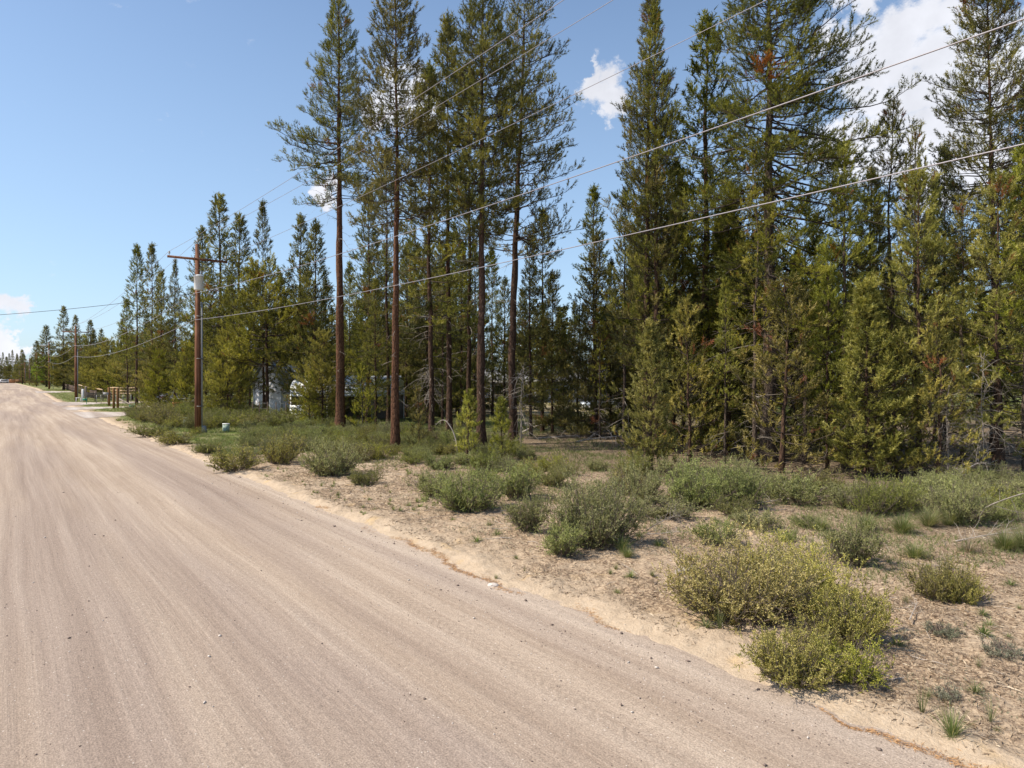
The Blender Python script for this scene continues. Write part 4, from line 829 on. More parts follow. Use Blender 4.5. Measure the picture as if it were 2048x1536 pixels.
TF_ = {'fescue': make_tuft(1, 0.3, 0.42, 620, 0.0022, 'grass', 0.8, 0.85), 'stiff': make_tuft(2, 0.15, 0.3, 120, 0.0028, 'grass', 0.35, 0.8),
       'small': make_tuft(3, 0.1, 0.12, 60, 0.004, 'grass', 0.7, 1.2), 'dry': make_tuft(4, 0.3, 0.4, 260, 0.0022, 'drygrass', 0.9, 1.1), 'wispy': make_tuft(6, 0.1, 0.35, 46, 0.0022, 'grass', 0.2, 0.4)}
def place_tuft(kind, x, y, H, rz, label, name='bunchgrass', cat='grass tuft', group=None):
    me, h = TF_[kind]; o = link(name, me, None, (x, y, gxy(x, y)-0.01)); o.scale = (H/h,)*3; o.rotation_euler = (0, 0, rz); return tag(o, label, cat, group)
def tuft_px(kind, px, b, hpx, label, name='bunchgrass'):
    x, y = at(px, b); return place_tuft(kind, x, y, hpx*y/FPX, px*0.37, label, name, group='bunchgrasses')
for a in [('fescue', 1735, 1068, 42, 'soft green bunchgrass left of the reddish-footed one in the row on the right'), ('fescue', 1805, 1074, 48, 'bunchgrass with a straw-coloured foot in the middle of the row on the right'),
          ('fescue', 1858, 1062, 46, 'soft green bunchgrass in the row right of the straw-footed one'), ('fescue', 1898, 1060, 44, 'soft green bunchgrass at the right end of the row'),
          ('fescue', 1642, 1072, 36, 'green bunchgrass at the left end of the row, behind the lone sagebrush'), ('fescue', 1830, 1124, 44, 'bunchgrass with two dry stalks alone on bare sand'),
          ('dry', 1938, 1112, 44, 'straw-coloured dry bunchgrass near the dead boughs'), ('fescue', 2010, 1106, 52, 'green bunchgrass below the dead boughs at the right edge'), ('fescue', 2050, 1104, 56, 'green bunchgrass cut by the right edge'),
          ('stiff', 1906, 1486, 66, 'stiff green grass tuft with dark foot in the near right corner'), ('wispy', 1846, 1438, 56, 'wispy grass tuft leaning left of the stiff one in the corner'), ('wispy', 1984, 1452, 50, 'upright wispy grass tuft near the right edge in the corner'),
          ('small', 1952, 1396, 26, 'small fresh green weed above the stiff grass tuft'), ('small', 1412, 1268, 26, 'green grass at the left foot of the yellow-flowered clump'), ('wispy', 1440, 1270, 50, 'thin grass at the foot of the yellow-flowered clump'),
          ('stiff', 1245, 1110, 40, 'green grass at the foot of the largest sagebrush'), ('stiff', 992, 1160, 12, 'dark green tuft behind the pale rock'), ('small', 1318, 1098, 24, 'green grass on the sand left of the yellow clump'),
          ('fescue', 1255, 1122, 26, 'short grass in front of the largest sagebrush')]:
    tuft_px(*a)
k = 0
for _ in range(4000):
    if k >= 260: break
    s = r.uniform(1, 34); t_ = r.uniform(6.35, 12.0); x, y = W(s, t_)
    if y < 3 or not 0 < 1024+x/y*FPX < 2048: continue
    if any((x-a)**2+(y-b)**2 < (c+0.05)**2 for a, b, c in SPT): continue
    place_tuft(['small', 'stiff', 'small', 'wispy'][r.integers(4)], x, y, r.uniform(0.07, 0.17)*(1 if t_ > 7 else 0.7), r.uniform(0, 6), 'small green weed dotting the open sand of the verge', 'weed', 'weed', 'small weeds on the sandy verge'); k += 1
# grass beyond counting: in the shrub band and on the meadow past the power pole
def grass_field(name, n, samp, H, w_, m, label, seed):
    r = np.random.default_rng(seed); s, t_ = samp(r, n); z = gz(s, t_)
    P = np.stack([s*UD[0]+t_*UN[0], s*UD[1]+t_*UN[1], z], -1); k = len(P)
    D = norm(np.stack([r.normal(0, .4, k), r.normal(0, .4, k), np.ones(k)], -1))
    V, F = blades(P, D, np.full(k, 0.01), 5, H*r.uniform(0.5, 1.3, k), w_, seed, (0.1, 0.7)); tt = np.clip(r.normal(0.35, 0.2, k)+0.5*(r.random(k) < .15), 0, 1)
    o = link(name, new_mesh(name, V, None, F, [M[m]], False, {'tint': np.repeat(tt, 15)})); return tag(o, label, 'grass', kind='stuff')
def samp1(r, n):
    s = r.uniform(4, 42, n); t_ = np.where(s > 25, 6.9+11*r.random(n)**1.2, r.uniform(10.2, 19, n)); k = fb(s*0.8, t_*0.8, 55, 3) > 0.40; return s[k], t_[k]
def samp2(r, n):
    s = 28+162*r.random(n)**2.0; t_ = 6.7+9*r.random(n)**1.3; k = (drv(s, t_) < 0.2) & (fb(s*0.7, t_*0.7, 57, 3) > 0.36+0.15*(t_ < 7.6)); return s[k], t_[k]
grass_field('grass', 42000, samp1, 0.13, 0.006, 'grass', 'soft green and straw grass growing between the sagebrush', 1)
grass_field('grass', 48000, samp2, 0.15, 0.012, 'grass', 'rough green grass on the verge beyond the power pole', 2)
def samp3(r, n):
    s = r.uniform(20, 66, n); t_ = r.uniform(50, 64, n); return s, t_
grass_field('grass', 6000, samp3, 0.12, 0.02, 'grass', 'green lawn in front of the pale house', 3)

def samp4(r, n):
    s = -2+32*r.random(n)**1.2; t_ = r.uniform(6.6, 14, n); k = fb(s*1.3, t_*1.3, 65, 4)+0.02*(t_-9) > 0.50; return s[k], t_[k]
grass_field('dry_stubble', 60000, samp4, 0.045, 0.0035, 'drygrass', 'short brown dry stubble in patches on the sandy verge', 4)
def samp5(r, n):
    s = -2+30*r.random(n)**1.2; t_ = r.uniform(7.2, 13, n); k = fb(s*1.1, t_*1.1, 85, 4) > 0.56; return s[k], t_[k]
grass_field('low_herbs', 26000, samp5, 0.04, 0.005, 'silver', 'low grey-green herbs creeping over the sand of the verge', 5)

def samp6(r, n):
    s = r.uniform(18, 52, n); t_ = r.uniform(16, 34, n); k = fb(s*0.6, t_*0.6, 59, 4) > 0.42; return s[k], t_[k]
grass_field('grass', 26000, samp6, 0.16, 0.010, 'grass', 'thin grass and low brush over the floor of the clearing', 6)
# ---------------------------------------------------------------- power line
pole_m, t = mat('treated_pole'); g = t.n('ShaderNodeTexCoord').outputs['Object']
nn = t.noise(t.vmath('MULTIPLY', g, (22, 22, 0.5)), 1.0, 5, 0.7); n2 = t.noise(g, 0.6, 3)
finish(t, t.ramp(t.math('ADD', t.math('MULTIPLY', nn, 0.6), t.math('MULTIPLY', n2, 0.4)), [(0.36, (0.045, 0.018, 0.010)), (0.5, (0.17, 0.068, 0.034)), (0.62, (0.32, 0.16, 0.09))]), 0.85, t.bump(nn, 0.5, 0.02))
M['pole'] = pole_m
M['galv'] = simple('grey_conduit', (0.30, 0.30, 0.30), 0.6, var=0.08); M['can'] = simple('transformer_paint', (0.62, 0.62, 0.60), 0.5, var=0.05)
M['wire'] = simple('aluminium_wire', (0.30, 0.28, 0.30), 0.5, 0.4, var=0.05); M['cable'] = simple('dark_cable', (0.06, 0.06, 0.065), 0.6)
M['porc'] = simple('porcelain', (0.45, 0.44, 0.43), 0.25, var=0.04); M['metal'] = simple('dull_steel', (0.22, 0.21, 0.2), 0.5, 0.7)
M['greenbox'] = simple('pale_green_paint', (0.36, 0.44, 0.36), 0.55, var=0.07); M['white'] = simple('white_paint', (0.72, 0.71, 0.69), 0.6, var=0.06)
M['oldwood'] = simple('weathered_wood', (0.21, 0.17, 0.14), 0.9, var=0.3, scale=8); M['brownwood'] = simple('brown_post_wood', (0.24, 0.12, 0.05), 0.9, var=0.3, scale=8)
M['logwood'] = simple('peeled_log', (0.50, 0.35, 0.21), 0.85, var=0.2); M['darkwood'] = simple('dark_picket_wood', (0.11, 0.075, 0.055), 0.9, var=0.3)
M['sign'] = simple('green_sign', (0.01, 0.20, 0.10), 0.4, var=0.04); M['glass'] = simple('dark_glass', (0.02, 0.025, 0.03), 0.08, spec=0.6, var=0.02)
M['tarp'] = simple('silver_cover', (0.50, 0.52, 0.55), 0.4, 0.2, scale=3, bump=0.6); M['orange'] = simple('orange_wood', (0.50, 0.22, 0.09), 0.8, var=0.2)
POLES = [(-31.3, 9.2), (41.7, 8.85), (115, 8.3), (188, 8.4), (261, 8.4), (334, 8.4), (407, 8.4), (480, 8.4), (553, 8.4)]
PH = 10.75
yaw = math.atan2(UN[1], UN[0])
def wpos(i, j):
    """where conductor j is held on pole i"""
    s, t_ = POLES[i]; off = [-1.48, 0, 1.48, -0.17, -0.17][j]; z = [10.18, 10.98, 10.18, 7.96, 6.46][j]
    x, y = W(s, t_+off); return np.array([x, y, z+float(rise(s))])
lab = ['near red-brown power pole with crossarm, white transformer can and grey conduit', 'second power pole along the road, dark brown with a grey conduit', 'third power pole along the road, with a small transformer can',
       'fourth power pole, thin and grey-sided, before the lime green tree', 'fifth power pole, dark with a reddish top', 'sixth power pole, thin, before the far trees', 'seventh power pole near the end of the road', 'eighth, farthest power pole at the end of the road']
for i, (s, t_) in enumerate(POLES):
    if i == 0: continue
    x, y = W(s, t_); z0 = gxy(x, y); root = empty('power_pole', (x, y, z0), yaw); tag(root, lab[i-1], 'power pole', 'power poles along the road')
    top = PH+float(rise(s))-z0
    MB().tube([[0, 0, -0.2], [0, 0, 3], [0, 0, top]], [0.175, 0.16, 0.115], 16).build('pole', M['pole'], root, True)
    arm = top-0.87
    MB().box((0, -0.16, arm), (3.15, 0.10, 0.12)).build('crossarm', M['pole'], root)
    br = MB(); 
    for sx in (-1, 1): br.tube([[sx*0.75, -0.215, arm-0.05], [sx*0.02, -0.16, arm-0.62]], 0.014, 5)
    br.build('arm_brace', M['metal'], root)
    for ox, zz, oy in ((-1.48, arm+0.06, -0.16), (0, top, 0), (1.48, arm+0.06, -0.16)):
        MB().lathe((ox, oy, zz), [(0.015, 0), (0.015, 0.10), (0.055, 0.11), (0.06, 0.15), (0.035, 0.165), (0.05, 0.19), (0.045, 0.23), (0.001, 0.245)], 12).build('insulator', M['porc'], root, True)
    MB().lathe((-0.17, 0, 7.93-z0+float(rise(s))), [(0.001, -0.06), (0.04, -0.05), (0.025, 0), (0.04, 0.05), (0.001, 0.06)], 10).build('spool_insulator', M['porc'], root, True)
    if i in (1, 3):
        cz = top-2.65; can = MB().lathe((-0.02, -0.42, cz), [(0.001, 0), (0.24, 0.0), (0.25, 0.05), (0.25, 0.74), (0.265, 0.75), (0.265, 0.80), (0.2, 0.86), (0.001, 0.88)], 24).build('transformer', M['can'], root, True)
        b = MB(); b.box((-0.02, -0.19, cz+0.2), (0.12, 0.14, 0.08)); b.box((-0.02, -0.19, cz+0.62), (0.12, 0.14, 0.08)); b.build('mounting_bracket', M['metal'], can)
        MB().lathe((0.1, -0.42, cz+0.86), [(0.02, 0), (0.045, 0.04), (0.03, 0.08), (0.045, 0.12), (0.03, 0.16), (0.045, 0.2), (0.01, 0.26)], 10).build('bushing', M['porc'], can, True)
        MB().tube([[0.1, -0.42, cz+1.12], [0.06, -0.3, cz+1.5], [0.0, -0.12, top+0.05]], 0.008, 5).build('jumper_wire', M['cable'], can)
    cx = 0.21
    MB().tube([[cx, -0.02, 0.35], [cx, -0.02, 7.4 if i != 4 else 6.6]], 0.055, 10).build('conduit', M['galv'], root, True)
    if i == 1:
        MB().box((0.30, -0.05, 0.17), (0.34, 0.26, 0.42), taper=0.62).build('conduit_shroud', M['galv'], root)
        st_ = MB(); [st_.box((0.1, -0.02, z), (0.36, 0.36, 0.04)) for z in (1.5, 4.2, 6.6)]; st_.build('strap', M['metal'], root)
    if i == 3: MB().tube([[0.75, -0.3, -0.1], [0.75, -0.3, 6.2]], 0.06, 8).build('riser_pipe', M['galv'], root, True)
SAG = [(0.78, 0.95, 0.62, 1.0, 0.85), (1.0, 1.05, 1.0, 1.1, 1.0)]
rad = [0.006, 0.006, 0.0065, 0.009, 0.0085]
wl = ['highest power line wire on the left end of the crossarm', 'power line wire along the pole tops', 'power line wire on the right end of the crossarm', 'thick lower wire passing just under the transformer can', 'lowest wire of the line, twisted communication cable']
for j in range(5):
    pts_ = []
    for i in range(len(POLES)-1):
        a, b = wpos(i, j), wpos(i+1, j); sg = SAG[0][j] if i == 0 else SAG[1][j]*0.85; nseg = 30 if i == 0 else 18
        for q in range(nseg):
            u = q/nseg; p = a*(1-u)+b*u; p[2] -= sg*4*u*(1-u); pts_.append(p)
    pts_.append(wpos(len(POLES)-1, j))
    rr = np.array([rad[j]*(1+min(1.2, max(0, p[1]-20)/60)) for p in pts_])
    o = MB().tube(pts_, rr, 6).build('power_line_wire', M['wire'], None, True); tag(o, wl[j], 'wire', 'overhead wires along the road')
# service wire crossing the road, with the pole that holds its other end
a = wpos(1, 3); lx, ly = W(49, -11); b = np.array([lx, ly, 5.9]); pts_ = []
for q in range(25):
    u = q/24; p = a*(1-u)+b*u; p[2] -= 0.55*4*u*(1-u); pts_.append(p)
o = MB().tube(pts_, 0.013, 6).build('service_wire', M['cable'], None, True); tag(o, 'single dark wire crossing the road from the near power pole to the left edge', 'wire')
a = wpos(1, 3)+np.array([0.1, 0, -0.25]); hx, hy = at(985, 812); b = np.array([hx, hy, 4.2]); pts_ = []

# ---------------------------------------------------------------- small things on the verge
def pedestal(px, b, rz, lab):
    x, y = at(px, b); root = empty('utility_pedestal', (x, y, gxy(x, y)), rz); tag(root, lab, 'utility box', 'utility boxes near the power pole')
    MB().box((0, 0, 0.20), (0.36, 0.28, 0.46), taper=0.93).build('cabinet', M['greenbox'], root)
    MB().box((0, -0.005, 0.455), (0.38, 0.31, 0.05), taper=0.92).build('lid', M['white'] if px > 400 else M['greenbox'], root)
    MB().box((0.0, -0.146, 0.22), (0.03, 0.012, 0.05)).build('latch', M['metal'], root)
pedestal(372, 850, 0.5, 'pale green utility box tilted among shrubs left of the near power pole'); pedestal(452, 866, 0.55, 'pale green utility box with white lid right of the near power pole')
def post(name, px, b, h, r_, m, lab, cat, group=None, lean=0):
    x, y = at(px, b); root = MB().tube([[0, 0, -0.2], [0, 0, h*0.5], [lean, 0, h-0.03], [lean, 0, h]], [r_*1.05, r_, r_*0.97, r_*0.8], 12).build(name, m, None, True)
    root.location = (x, y, gxy(x, y)); return tag(root, lab, cat, group)
post('gate_post', 218, 813, 2.15, 0.13, M['brownwood'], 'thick brown wooden post carrying a mailbox, leftmost of three', 'post', 'wooden gate posts')
post('gate_post', 227.5, 818, 2.2, 0.12, M['brownwood'], 'thick brown wooden post in the middle of three', 'post', 'wooden gate posts')
post('gate_post', 235.5, 817.5, 2.15, 0.12, M['brownwood'], 'thick brown wooden post, rightmost of three by the driveway', 'post', 'wooden gate posts')
x, y = at(216, 813); z = gxy(x, y)+1.3; root = empty('mailbox', (x-0.12, y-0.2, z), 0.4); tag(root, 'small grey mailbox fixed to the leftmost brown gate post', 'mailbox')
MB().box((0, 0, 0.09), (0.55, 0.2, 0.18)).build('box', M['galv'], root); MB().tube([[-0.275, 0, 0.18], [0.275, 0, 0.18]], 0.1, 14).build('arched_lid', M['galv'], root, True); MB().box((0.0, -0.12, 0.2), (0.02, 0.02, 0.2)).build('flag', M['orange'], root)
# plank rail running down from the right post
def rail(name, A, B, zA, zB, r_, m, parent=None, flat=False):
    p0 = np.array([A[0], A[1], zA]); p1 = np.array([B[0], B[1], zB]); mb = MB()
    if flat:
        d = p1-p0; L = np.linalg.norm(d[:2]); a = math.atan2(d[1], d[0]); sl = math.atan2(d[2], L); c, s_ = math.cos(a), math.sin(a); c2, s2 = math.cos(sl), math.sin(sl)
        Mx = np.array([[c*c2, -s_, -c*s2], [s_*c2, c, -s_*s2], [s2, 0, c2]]); mb.box((p0+p1)/2, (np.linalg.norm(d), 0.04, 2*r_), M=Mx)
    else: mb.tube([p0, (p0+p1)/2+np.array([0, 0, 0.02]), p1], r_, 10)
    return mb.build(name, m, parent, not flat)
A = at(238, 815); B = at(273, 825); o = rail('plank_rail', A, B, gxy(*A)+0.95, gxy(*B)+0.42, 0.09, M['oldwood'], flat=True); tag(o, 'grey weathered plank sloping down from the right gate post', 'plank')
def address_sign(px, b, htop, num, lab):
    x, y = at(px, b); root = empty('address_sign', (x, y, gxy(x, y)), 0.15); tag(root, lab, 'sign', 'green address signs')
    MB().box((0, 0, htop/2), (0.05, 0.04, htop+0.2)).build('post', M['sign'], root)
    pl = MB().box((-0.22, -0.035, htop-0.12), (0.46, 0.012, 0.20)).build('sign_plate', M['sign'], root)
address_sign(269, 826, 0.75, '', 'small green address sign on a thin post beside the near driveway')
address_sign(173, 809, 0.75, '', 'small green address sign on a thin post by the second driveway')
# fences
def fence(name, pts_, H, rails, pr, m, mr, lab, cat='fence', picket=0, rr=0.045, flat=False, railname='rail'):
    root = empty(name, (0, 0, 0)); tag(root, lab, cat)
    for p in pts_:
        z = gxy(*p); MB().tube([[p[0], p[1], z-0.2], [p[0], p[1], z+H]], pr, 8).build('post', m, root, True)
    for a, b in zip(pts_[:-1], pts_[1:]):
        za, zb = gxy(*a), gxy(*b)
        for h in rails: rail(railname, a, b, za+h, zb+h, rr, mr, root, flat)
        if picket:
            mb = MB(); d = np.array(b)-np.array(a); L = np.linalg.norm(d); k = max(2, int(L/picket)); ang = math.atan2(d[1], d[0])
            for q in range(k):
                u = (q+0.5)/k; p = np.array(a)+d*u; z = za*(1-u)+zb*u; mb.box((p[0], p[1], z+H*0.47), (picket*0.55, 0.03, H*0.92), ang)
            mb.build('picket_panel', m, root)
    return root
fence('picket_fence', [W(s, 11.4+0.1*math.sin(s)) for s in np.arange(122, 196, 7.4)], 1.35, [0.4, 1.15], 0.07, M['darkwood'], M['darkwood'], 'dark picket fence running beside the road beyond the second power pole', 'fence', 0.36)
fence('rail_fence', [W(s, 11.9) for s in np.arange(118, 170, 10)], 1.55, [1.5], 0.05, M['darkwood'], M['logwood'], 'pale top rail curving behind the dark picket fence', 'fence', 0, 0.09)
fence('plank_fence', [at(px, b) for px, b in ((174, 804), (190, 803.5), (206, 803), (222, 802.5))], 1.3, [0.62, 0.85, 1.1], 0.07, M['oldwood'], M['oldwood'], 'grey plank gate fence across the second driveway pasture', 'fence', 0, 0.085, True, 'plank')
fence('log_fence', [at(px, b) for px, b in ((221, 802), (240, 802.5), (258, 803), (278, 803))], 1.95, [1.05, 1.45, 1.85], 0.08, M['logwood'], M['logwood'], 'peeled log rails behind the bare tree trunks', 'fence', 0, 0.10, False, 'log_rail')
fence('wire_fence', [at(px, b) for px, b in ((193, 807), (202, 806.5), (215, 806), (232, 806), (246, 806), (262, 806))], 1.1, [0.3, 0.6, 0.95], 0.035, M['metal'], M['wire'], 'wire fence on thin steel posts along the pasture', 'fence', 0, 0.006, False, 'wire_strand')
fence('wire_fence', [at(px, b) for px, b in ((505, 850), (519, 851), (535, 852), (552, 852), (572, 853))], 1.5, [0.35, 0.7, 1.05, 1.4], 0.03, M['darkwood'], M['metal'], 'wire fence on thin stakes in front of the white shed', 'fence', 0, 0.006, False, 'wire_strand')
post('white_post', 166, 804, 1.75, 0.17, M['white'], 'stout whitewashed post beside the second power pole', 'post'); post('old_post', 171.5, 804, 2.1, 0.12, M['oldwood'], 'tall weathered post right of the whitewashed one', 'post'); post('old_post', 163, 804, 2.0, 0.06, M['oldwood'], 'thin dark post left of the whitewashed one', 'post')
x, y = at(157, 805); root = empty('sawhorse', (x, y, gxy(x, y)), 0.3); tag(root, 'small white sawhorse at the foot of the second power pole', 'sawhorse')
MB().box((0, 0, 0.62), (0.7, 0.1, 0.08)).build('beam', M['white'], root)
for sx in (-1, 1):
    for sy in (-1, 1): MB().tube([[sx*0.3, sy*0.22, 0], [sx*0.26, sy*0.03, 0.6]], 0.025, 6).build('leg', M['white'], root)
# covered trailer and orange sawhorses hidden in the green left of the pole
x, y = at(340, 822); root = empty('covered_trailer', (x, y, gxy(x, y)), 0.3); tag(root, 'silver-covered boat trailer showing above the shrubs left of the near power pole', 'trailer')
hv = []; 
for i in range(13):
    u = i/12; wd = 0.62*math.sin(PI*min(1, 0.18+u*0.82))**0.6
    for k in range(9):
        a = PI*k/8; hv.append([(u-0.5)*2.6, wd*math.cos(a), 1.15+0.62*math.sin(a)**0.8*(0.55+0.45*math.sin(PI*(0.15+0.7*u)))+0.03*math.sin(7*u+k)])
F = [[i*9+k, i*9+k+1, (i+1)*9+k+1, (i+1)*9+k] for i in range(12) for k in range(8)]+[[i*9+8, i*9, (i+1)*9, (i+1)*9+8] for i in range(12)]
MB().add(hv, F).build('cover', M['tarp'], root, True); MB().box((0, 0, 1.08), (2.6, 1.15, 0.16)).build('hull', M['metal'], root)
MB().box((0.2, 0, 0.6), (3.2, 0.12, 0.1)).box((0, 0.45, 0.8), (2.2, 0.08, 0.5)).box((0, -0.45, 0.8), (2.2, 0.08, 0.5)).build('frame', M['metal'], root)
for sy in (-1, 1): MB().tube([[0, sy*0.62, 0.32], [0, sy*0.80, 0.32]], 0.32, 18).build('wheel', M['cable'], root, True)
x, y = at(377, 832); root = empty('utility_trailer', (x, y, gxy(x, y)), 0.15); tag(root, 'small trailer with white rails and orange boards behind the near power pole', 'trailer')
for z in (0.7, 1.05, 1.4): MB().box((0, -0.7, z), (2.1, 0.05, 0.09)).build('side_board', M['orange'] if z < 1.3 else M['white'], root)
for sx in (-1, 0, 1): MB().box((sx*1.0, -0.66, 1.0), (0.07, 0.05, 1.0)).build('upright', M['orange'], root)
MB().box((0, 0, 0.6), (2.1, 1.3, 0.08)).build('bed', M['oldwood'], root)
for sy in (-1, 1): MB().tube([[0, sy*0.72, 0.3], [0, sy*0.86, 0.3]], 0.3, 18).build('wheel', M['cable'], root, True)
x, y = at(509, 836); root = empty('trash_bin', (x, y, gxy(x, y)), 0.4); tag(root, 'dark bin on the ground left of the white shed', 'bin'); MB().box((0, 0, 0.4), (0.6, 0.6, 0.85), taper=1.08).build('bin_body', M['cable'], root); MB().box((0, 0, 0.86), (0.7, 0.7, 0.07)).build('lid', M['cable'], root)

# ---------------------------------------------------------------- buildings behind the trees
def corr(name, c, pitch=0.28, axis=2, c2=None):
    m, t = mat(name); g = t.n('ShaderNodeTexCoord').outputs['Object']; sp = t.n('ShaderNodeSeparateXYZ', ins={0: g})
    h = t.math('SINE', t.math('MULTIPLY', sp.outputs[axis], 2*PI/pitch)); n = t.noise(g, 1.2, 4)
    f = t.rng(n, 0.3, 0.7, 0.88, 1.06); finish(t, t.mix(1.0, c, t.n('ShaderNodeCombineXYZ', ins={0: f, 1: f, 2: f}).outputs[0], 'MULTIPLY'), 0.45, t.bump(h, 1.0, 0.05), 0.0, 0.4); return m
M['shedwall'] = simple('white_shed_siding', (0.84, 0.82, 0.85), 0.6, var=0.05, scale=2); M['ribbed'] = corr('white_ribbed_metal', (0.74, 0.75, 0.73), 0.26, 2); M['shedroof'] = corr('grey_metal_roof', (0.30, 0.32, 0.31), 0.4, 1)
M['housewall'] = corr('pale_grey_siding', (0.50, 0.49, 0.53), 0.2, 2); M['cream'] = simple('cream_trim', (0.62, 0.57, 0.46), 0.7); M['shingle'] = simple('grey_shingles', (0.20, 0.195, 0.195), 0.9, var=0.25, scale=4); M['carpaint'] = simple('silver_car_paint', (0.50, 0.53, 0.54), 0.25, 0.5, var=0.03)
def gable(root, Wd, Lg, Hw, Hr, mw, mr, ov=0.3, th=0.10):
    """walls with two gables: gable ends face -y and +y, ridge along y"""
    x, y = Wd/2, Lg/2; V = [[-x,-y,0],[x,-y,0],[x,y,0],[-x,y,0],[-x,-y,Hw],[x,-y,Hw],[x,y,Hw],[-x,y,Hw],[0,-y,Hr],[0,y,Hr]]
    wl_ = MB().add(V, [[0,1,5,4],[1,2,6,5],[2,3,7,6],[3,0,4,7]], [[4,5,8],[6,7,9]]).build('wall', mw, root)
    k = (Hr-Hw)/x
    for sx in (-1, 1):
        a = [(0, Hr+0.03), (sx*(x+ov), Hw-k*ov+0.03)]; P = []
        for yy in (-y-ov, y+ov):
            for (px_, pz) in a: P += [[px_, yy, pz], [px_, yy, pz+th]]
        F = [[0,1,3,2],[4,6,7,5],[1,5,7,3],[0,2,6,4],[2,3,7,6],[0,4,5,1]]
        MB().add(P, F if sx > 0 else [f[::-1] for f in F]).build('roof', mr, root)
    return wl_
# white shed, gable end turned to the road
x, y = at(556, 832); root = empty('white_shed', (x+0.3, y+2.3, 0.03), R(-30)); tag(root, 'white metal shed with a steep gable among the trees right of the power pole', 'shed')
gable(root, 3.4, 5.0, 2.85, 4.95, M['shedwall'], M['shedroof'], 0.25)
d = MB().box((-0.35, -2.53, 1.05), (0.95, 0.04, 2.05)).build('door', M['white'], root); MB().box((0.0, -2.57, 1.0), (0.05, 0.05, 0.1)).build('handle', M['metal'], d)
MB().box((1.7, -2.52, 1.4), (0.08, 0.06, 2.85)).box((-1.7, -2.52, 1.4), (0.08, 0.06, 2.85)).build('corner_trim', M['white'], root)
# long open metal carport right of it
x, y = at(686, 846); root = empty('metal_carport', (x, y+2.0, 0.03), R(2)); tag(root, 'long white ribbed metal carport, open below, behind the two red trunks', 'carport')
Lc = 7.6
def roofV(yy): return None
prof_ = [(-2.0, 1.9), (-2.0, 2.35), (-1.85, 2.62), (-1.5, 2.85), (0, 3.35), (1.5, 2.85), (1.85, 2.62), (2.0, 2.35), (2.0, 1.9)]
V = []; 
for xx in (-Lc/2, Lc/2):
    for o_ in (0, 0.04):
        for (yy, zz) in prof_: V.append([xx, yy*(1-o_*0.5), zz-o_])
n9 = len(prof_); F = []
for i in range(n9-1): F += [[i, i+1, 2*n9+i+1, 2*n9+i], [n9+i, 3*n9+i, 3*n9+i+1, n9+i+1], [i, n9+i, n9+i+1, i+1], [2*n9+i, 2*n9+i+1, 3*n9+i+1, 3*n9+i]]
MB().add(V, F).build('roof', M['ribbed'], root)
for xx in (-Lc/2+0.05, -1.2, 1.3, Lc/2-0.05):
    for yy in (-1.95, 1.95): MB().box((xx, yy, 1.0), (0.07, 0.07, 2.0)).build('post', M['white'], root)
pv = [[-Lc/2+0.01, a, b] for a, b in prof_]; MB().add([[p[0]-0.03, p[1], p[2]] for p in pv], None, [[0, i, i+1] for i in range(1, n9-1)]).build('gable_panel', M['cream'], root)
MB().box((-Lc/2+1.0, -2.03, 0.62), (2.0, 0.03, 1.25)).build('lower_side_panel', M['ribbed'], root); MB().box((-Lc/2+0.0, -0.9, 1.2), (0.03, 2.1, 1.5)).build('end_panel', M['cream'], root)
MB().box((0, 1.99, 0.95), (Lc, 0.03, 1.9)).build('back_panel', M['oldwood'], root)
# long low house beyond the clearing
x, y = at(1070, 806); root = empty('house', (x, y+4, 0.05), R(-2)); tag(root, 'long low pale house with grey roof far behind the clearing', 'house')
V = []; Lh, Wh, Hw, Hr = 24, 8, 2.9, 4.3
rt = empty('dummy'); bpy.data.objects.remove(rt)
x2, y2 = Lh/2, Wh/2
MB().add([[-x2,-y2,0],[x2,-y2,0],[x2,y2,0],[-x2,y2,0],[-x2,-y2,Hw],[x2,-y2,Hw],[x2,y2,Hw],[-x2,y2,Hw],[-x2,0,Hr],[x2,0,Hr]], [[0,1,5,4],[1,2,6,5],[2,3,7,6],[3,0,4,7]], [[5,6,9],[7,4,8]]).build('wall', M['housewall'], root)
kk = (Hr-Hw)/y2
for sy in (-1, 1):
    P = []
    for xx in (-x2-0.4, x2+0.4):
        for yy, zz in ((0, Hr+0.03), (sy*(y2+0.5), Hw-0.5*kk+0.03)): P += [[xx, yy, zz], [xx, yy, zz+0.12]]
    F = [[0,1,3,2],[4,6,7,5],[1,5,7,3],[0,2,6,4],[2,3,7,6],[0,4,5,1]]; MB().add(P, F).build('roof', M['shingle'], root)
MB().box((0, -y2-0.56, Hw-0.06), (Lh+0.8, 0.05, 0.18)).build('fascia', M['cream'], root)
for wx_, ww, wz in ((-8, 1.6, 1.7), (-4.6, 1.0, 1.7), (3.4, 2.4, 1.6), (7.2, 1.2, 1.7)):
    f = MB().box((wx_, -y2-0.02, wz), (ww+0.2, 0.06, 1.3)).build('window', M['white'], root); MB().box((wx_, -y2-0.06, wz), (ww, 0.03, 1.1)).build('pane', M['glass'], f)
dr = MB().box((-2.2, -y2-0.03, 1.1), (1.0, 0.07, 2.15)).build('door', M['white'], root); MB().box((-1.85, -y2-0.09, 1.05), (0.06, 0.05, 0.1)).build('handle', M['metal'], dr)
for px_ in (-5.6, -2.9, 0.2): MB().box((px_, -y2-2.2, 1.35), (0.16, 0.16, 2.7)).build('porch_column', M['white'], root)
MB().box((-2.8, -y2-1.25, 2.72), (6.4, 2.3, 0.1)).build('porch_roof', M['shingle'], root)
MB().lathe((-6.5, -1.0, 3.9), [(0.12, 0), (0.12, 0.55), (0.2, 0.56), (0.2, 0.62), (0.001, 0.72)], 12).build('chimney', M['metal'], root, True)
